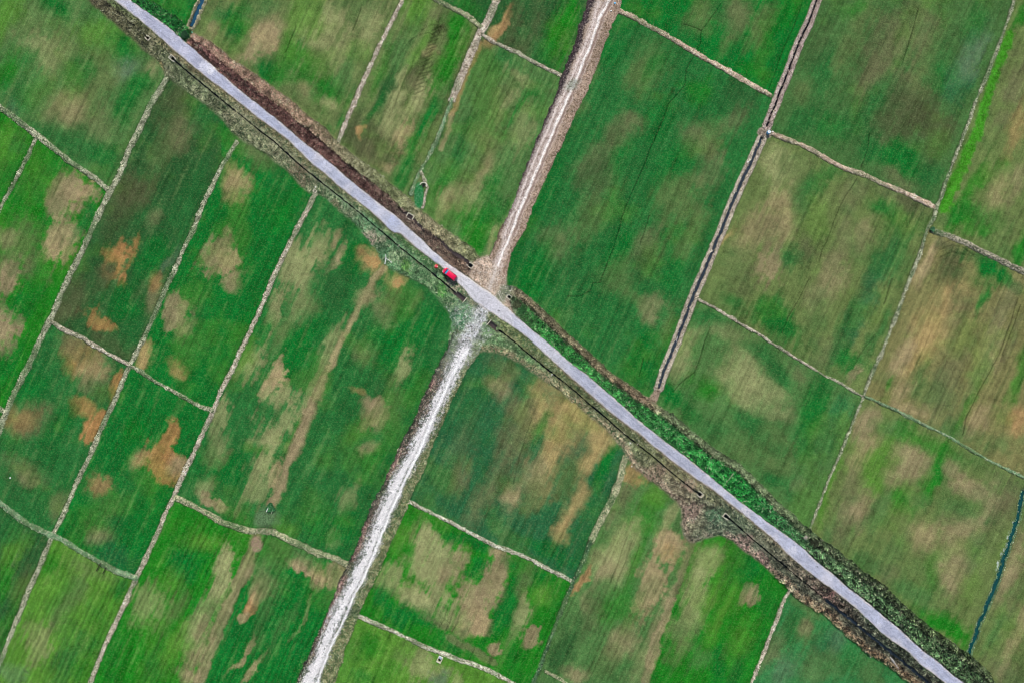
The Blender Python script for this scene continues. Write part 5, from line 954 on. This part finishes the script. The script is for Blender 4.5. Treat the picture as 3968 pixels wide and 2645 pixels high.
# blue barrel
r = empty('barrel', W(1763.3, 306.3, zt(1763, 306)), .4); tag(r, 'round pale blue barrel standing at the earth crossing of the canal', 'barrel')
MB().lathe([(.02, 0), (.40, .0), (.45, .08), (.43, .25), (.47, .45), (.43, .65), (.44, .84), (.40, .90)], 20).build('barrel_body', M['blue'], r, True)
MB().lathe([(.38, .901), (.36, .93), (.02, .935)], 20).build('lid', M['white'], r)
MB().box((.1, .12, .955), (.30, .16, .04), .5, bev=.01).build('lid_handle', M['sheet'], r)
# green crate
r = empty('crate', W(2025, 1497, zt(2025, 1497)+.02), R(-38)); tag(r, 'small bright green plastic crate in the dark scrub at the lower right', 'crate')
for sy in (1, -1): MB().box((0, sy*.27, .17), (.78, .03, .30), bev=.008).build('side_panel', M['green'], r)
for sx in (1, -1): MB().box((sx*.375, 0, .17), (.03, .50, .30), bev=.008).build('end_panel', M['green'], r)
MB().box((0, 0, .03), (.72, .5, .03)).build('base', M['green'], r)
# log, branch, sticks
def stick(name, pts, rads, mat, label, cat, z=.25):
    base = W(*pts[0], 0); zz = zt(*pts[0])
    o = MB().tube([W(*p, 0)-base+Vector((0, 0, z+.04*math.sin(i*2.))) for i, p in enumerate(pts)], rads, 8).build(name, M[mat]); o.location = (base.x, base.y, zz); tag(o, label, cat); return o
stick('log', [(2041.6, 1506.2), (2048, 1513.6), (2053.6, 1522), (2059.2, 1529.3), (2062.9, 1533)], [.24, .3, .27, .25, .2], 'wood', 'pale bent grey log lying in the dark ditch near the bottom right', 'log')
stick('branch', [(1681.6, 1084.2), (1676, 1092), (1669.8, 1100.6)], [.14, .11, .07], 'wood2', 'bare pale branch leaning across the green verge below the field', 'branch', .9)
stick('stake', [(618, 1163.6), (613.3, 1173.3)], [.09, .09], 'white', 'longer white post lying by the dark green bush at the bund crossing', 'post', .5)
stick('stake', [(627.7, 1168.7), (624, 1178.9)], [.08, .07], 'wood2', 'shorter pale post right of the white one by the bush', 'post', .4)
stick('pole', [(1740, 338), (1736, 346), (1735, 356)], [.07, .07, .06], 'sheet', 'short blue grey pipe standing out of the canal below the crossing', 'pipe', .35)
stick('stick', [(1557.5, 772), (1554.5, 785)], [.045, .04], 'white', 'thin white stick floating in the lower canal', 'stick', .45)
for pts, lb in ((((233, 1291), (223, 1309)), 'left dark plank laid across the green bund at the lower left'), (((246, 1301), (238, 1315)), 'right dark plank laid across the green bund at the lower left')):
    a, b = W(*pts[0]), W(*pts[1]); c = (a+b)/2
    o = MB().box((0, 0, 0), ((b-a).length, .22, .07), bev=.01).build('plank', M['darkwood']); o.location = (c.x, c.y, .42); o.rotation_euler = (0, 0, math.atan2(b.y-a.y, b.x-a.x)); tag(o, lb, 'plank', 'planks on the bund')
for x, y, lb in ((916.5, 564.5, 'thin pale concrete brace across the long channel left of the van'), (1464.5, 1018.5, 'thin pale concrete brace across the second channel')):
    o = MB().box((0, 0, 0), (.14, .95, .12), bev=.01).build('channel_brace', M['conc']); o.location = W(x, y, .22); o.rotation_euler = (0, 0, -R(40)); tag(o, lb, 'brace')

# ------------------------------------------------------------------ vegetation and loose stones (real geometry, uncountable)
def leaf_mat(name):
    m, n, p = new_mat(name); A = n.nodes.new('ShaderNodeAttribute'); A.attribute_name = 'tint'
    n.links.new(A.outputs['Color'], p.inputs['Base Color']); p.inputs['Roughness'].default_value = .8; p.inputs['Specular IOR Level'].default_value = .2
    return m
LM = leaf_mat('leaves')
def tufts(name, px, py, size, height, cols, leaves, label=None, parent=None, base_z=None, width=.28, origin=None):
    """px,py map units; every tuft is a rosette of pointed blades"""
    n = len(px); k = leaves
    bx = (px-1176)*S; by = (784-py)*S
    ii = np.clip(np.round((py-gy[0])/ST).astype(int), 0, NH-1); jj = np.clip(np.round((px-gx[0])/ST).astype(int), 0, NW-1)
    bz = Z[ii, jj]-.03 if base_z is None else base_z
    if origin is not None: bx = bx-origin[0]; by = by-origin[1]; bz = bz-origin[2]
    an = rng.random((n, k))*2*np.pi; ln = size[:, None]*(.6+.7*rng.random((n, k))); hh = height[:, None]*(.45+.8*rng.random((n, k)))
    w_ = ln*width*(.7+.6*rng.random((n, k)))
    c, s = np.cos(an), np.sin(an)
    v = np.zeros((n, k, 4, 3), np.float32)
    def pt(r, side, z): return np.stack([bx[:, None]+c*r-s*side, by[:, None]+s*r+c*side, bz[:, None]+z], -1)
    v[:, :, 0] = pt(ln*.04, 0, hh*.05); v[:, :, 1] = pt(ln*.55, w_, hh*.85); v[:, :, 2] = pt(ln, 0, hh*(.7+.3*rng.random((n, k)))); v[:, :, 3] = pt(ln*.55, -w_, hh*.85)
    V = v.reshape(-1, 3); F = np.arange(n*k*4).reshape(-1, 4)[:, ::-1].ravel()
    cc = cols[:, None, :]*(.7+.6*rng.random((n, k, 1))); cc = np.repeat(cc[:, :, None, :], 4, 2).reshape(-1, 3)
    o = raw_mesh(name, V, F, 4, [LM], {'tint': np.concatenate([np.clip(cc, 0.003, .9), np.ones((len(cc), 1))], 1)}, parent=parent)
    return o
def scatter(mask, n):
    idx = np.flatnonzero(mask.ravel()); 
    if len(idx) == 0: return np.zeros(0), np.zeros(0), idx
    sel = rng.choice(idx, n); px = X.ravel()[sel]+(rng.random(n)-.5)*ST; py = Y.ravel()[sel]+(rng.random(n)-.5)*ST
    return px, py, sel
caf = CA.reshape(-1, 4)[:, :3]; cbf = CB.reshape(-1, 4)[:, :3]
def veg(name, mask, n, size, height, leaves, mixb=.35, bright=1.35, label=None, pale=.10, clump=.9):
    px, py, sel = scatter(mask, n); t = (rng.random(n) < mixb)[:, None]
    cols = np.where(t, cbf[sel]*1.2, caf[sel]*bright)*(.8+.5*rng.random((n, 1)))
    cn = fbm(px, py, 9, 777, 3, .7); cols = cols*np.clip(1+cn*clump, .22, 2)[:, None]
    fl = rng.random(n) < pale*np.clip(1+cn*2.5, 0, 3); cols[fl] = cols[fl]*.5+lin((206, 204, 168))*.62
    sz = size*(.6+.8*rng.random(n)); h = height*(.5+rng.random(n))
    o = tufts(name, px, py, sz, h, cols, leaves); o['kind'] = 'stuff'; 
    return o
clear = (OID != -1) & (OID != 303) & (dist(CH_A, 8) > 3.7) & (dist(CH_B, 8) > 3.7) & (dist(CH_C, 8) > 3.7)
for a_, b_, hw in TAILS: clear &= dist([a_, b_], 20) > 9
for (x, y, L, Wd, ang, op, lb) in PITS: clear &= np.hypot(X-x, Y-y) > 9
clear &= np.hypot(X-1034, Y-631) > 0
vcl = clear & (dr > 2.5) & ~m_apr & ((da > 11) | (Y > 670))
veg('reeds', m_vn2 & vcl & (inner > .5) & (wN < .3) & (dr > 3), 20000, .30, .42, 5, .30, 1.8, pale=.06)
veg('grass', (m_vn2 & vcl & (inner <= .5) & (wN < .3)), 9000, .26, .25, 5, .35)
veg('grass', (m_vs1 | m_vs2) & vcl & (X < 1780) & (np.minimum(do1, do2) > 5+n_a*9), 30000, .26, .26, 5, .35)
veg('roadside_scrub', m_vs2 & vcl & (X >= 1780) & (dist(DITCH_C, 12) > 5), 16000, .33, .4, 6, .45, 1.6, pale=.08, clump=1.4)
veg('leafy_ground_cover', (m_vn3 | m_vn1) & vcl & (X < 1850) & (OID == 300), 30000, .32, .42, 6, .35, 1.45, pale=.06)
veg('roadside_scrub', m_vn3 & vcl & (X >= 1850) & (dr > 5), 25000, .36, .6, 6, .48, 1.65, pale=.08, clump=1.5)
veg('grass', m_grv & (dg > 15) & clear, 9000, .24, .2, 4, .4)
veg('grass', (OID > 100) & (OID < 204) & (OID != 122), 26000, .20, .12, 4, .25, 1.15, pale=.12)

lipm = np.minimum(np.minimum(dist(CH_A, 8), dist(CH_B, 8)), dist(CH_C, 8)); lipm = (lipm > 2.9) & (lipm < 4.8) & (fbm(X, Y, 14, 811, 3) > -.12)
for (x, y, L, Wd, ang, op, lb) in PITS: lipm &= np.hypot(X-x, Y-y) > 10
px, py, sel = scatter(lipm, 2800)
o = tufts('grass', px, py, .20+.14*rng.random(len(px)), .10+.16*rng.random(len(px)), caf[sel]*(1.0+.8*rng.random((len(px), 1))), 5, base_z=np.full(len(px), .17)); o['kind'] = 'stuff'
# loose stones: small faceted pebbles along the gravel road and junction
def stones(name, mask, n, smin, smax, col, weights=None):
    px, py, sel = scatter(mask, n); s = smin+(smax-smin)*rng.random(n)**2
    bx = (px-1176)*S; by = (784-py)*S; bz = Z.ravel()[sel]+s*.2
    dirs = np.array([(1, 0, 0), (0, 1, 0), (-1, 0, 0), (0, -1, 0), (0, 0, .7), (0, 0, -.7)], np.float32)
    an = rng.random(n)*6.28; c, si = np.cos(an), np.sin(an)
    q = dirs[None]*(s[:, None, None]*(.65+.6*rng.random((n, 6, 1)))*.5)
    x = q[..., 0]*c[:, None]-q[..., 1]*si[:, None]; y = q[..., 0]*si[:, None]+q[..., 1]*c[:, None]
    V = np.stack([bx[:, None]+x, by[:, None]+y, bz[:, None]+q[..., 2]], -1).reshape(-1, 3)
    f = np.array([(0, 1, 4), (1, 2, 4), (2, 3, 4), (3, 0, 4), (1, 0, 5), (2, 1, 5), (3, 2, 5), (0, 3, 5)])
    F = (f[None]+6*np.arange(n)[:, None, None]).reshape(-1)
    cc = np.repeat((lin(col)[None]*(.75+.4*rng.random((n, 1)))), 6, 0)
    o = raw_mesh(name, V, F, 3, [LM], {'tint': np.concatenate([np.clip(cc, 0, .9), np.ones((len(cc), 1))], 1)}); o['kind'] = 'stuff'; return o
stones('loose_stones', m_grv & (dg < 22), 5200, .10, .34, (214, 210, 210))
jn = (np.hypot(X-1075, Y-735) < 62) & (m_vs1 | m_vs2 | m_grv) & clear
stones('loose_stones', jn, 900, .12, .32, (216, 212, 206))
stones('loose_stones', (m_apr | (m_vn3 & (X < 1190))) & clear & (dr > 2), 460, .10, .30, (214, 206, 192))
stones('loose_stones', verge & vcl & (X > 1180), 260, .10, .28, (206, 202, 190))
stones('loose_stones', verge & vcl & (X < 1100), 420, .10, .28, (206, 200, 186))
stones('loose_stones', m_trk, 900, .08, .26, (196, 180, 166))
stones('loose_stones', bd[22] < 6, 260, .14, .4, (176, 168, 146))

# ------------------------------------------------------------------ single bushes one can point at
def bush(x, y, rad, h, col, label, n=260, name='bush'):
    z = zt(x, y); r = empty(name, W(x, y, z)); tag(r, label, 'bush')
    pts = []
    mb = MB()
    for k in range(7):
        a = k*2.4; mb.tube([(0, 0, -.05), (.25*rad*math.cos(a), .25*rad*math.sin(a), h*.4), (.6*rad*math.cos(a), .6*rad*math.sin(a), h*.75)], [.05, .035, .015], 5)
    mb.build('stems', M['darkwood'], r)
    th = rng.random(n)*6.28; rr = rad*np.sqrt(rng.random(n))*(1+.25*np.sin(th*3+x)); hz = z+h*np.sqrt(np.clip(1-(rr/rad/1.25)**2, 0, 1))*(.5+.5*rng.random(n))
    px = x+rr*np.cos(th)/S; py = y+rr*np.sin(th)/S
    cols = lin(col)[None]*(.5+1.0*rng.random((n, 1)))
    tufts('foliage', px, py, np.full(n, .26), np.full(n, .22), cols, 6, parent=r, base_z=hz, width=.4, origin=(r.location.x, r.location.y, r.location.z))
    return r
bush(622, 1165, 1.0, .45, (60, 116, 68), 'dark emerald bush at the end of the tan strip by the bund crossing')
bush(2140, 527, .42, .4, (70, 120, 78), 'small emerald bush where three bunds meet at the upper right', 160)
bush(1188, 700, 1.0, .6, (74, 82, 56), 'dark bush below the small culvert mouth east of the junction', 240)
bush(1200, 714, 1.0, .6, (50, 96, 50), 'dark green bush at the top of the leafy verge', 220)
bush(1868, 1243, 1.2, .9, (52, 58, 40), 'dark brown bush just right of the boulder', 220)
bush(428, 84, .9, .8, (46, 84, 52), 'dark bush between the canal end and the road at the upper left', 180)
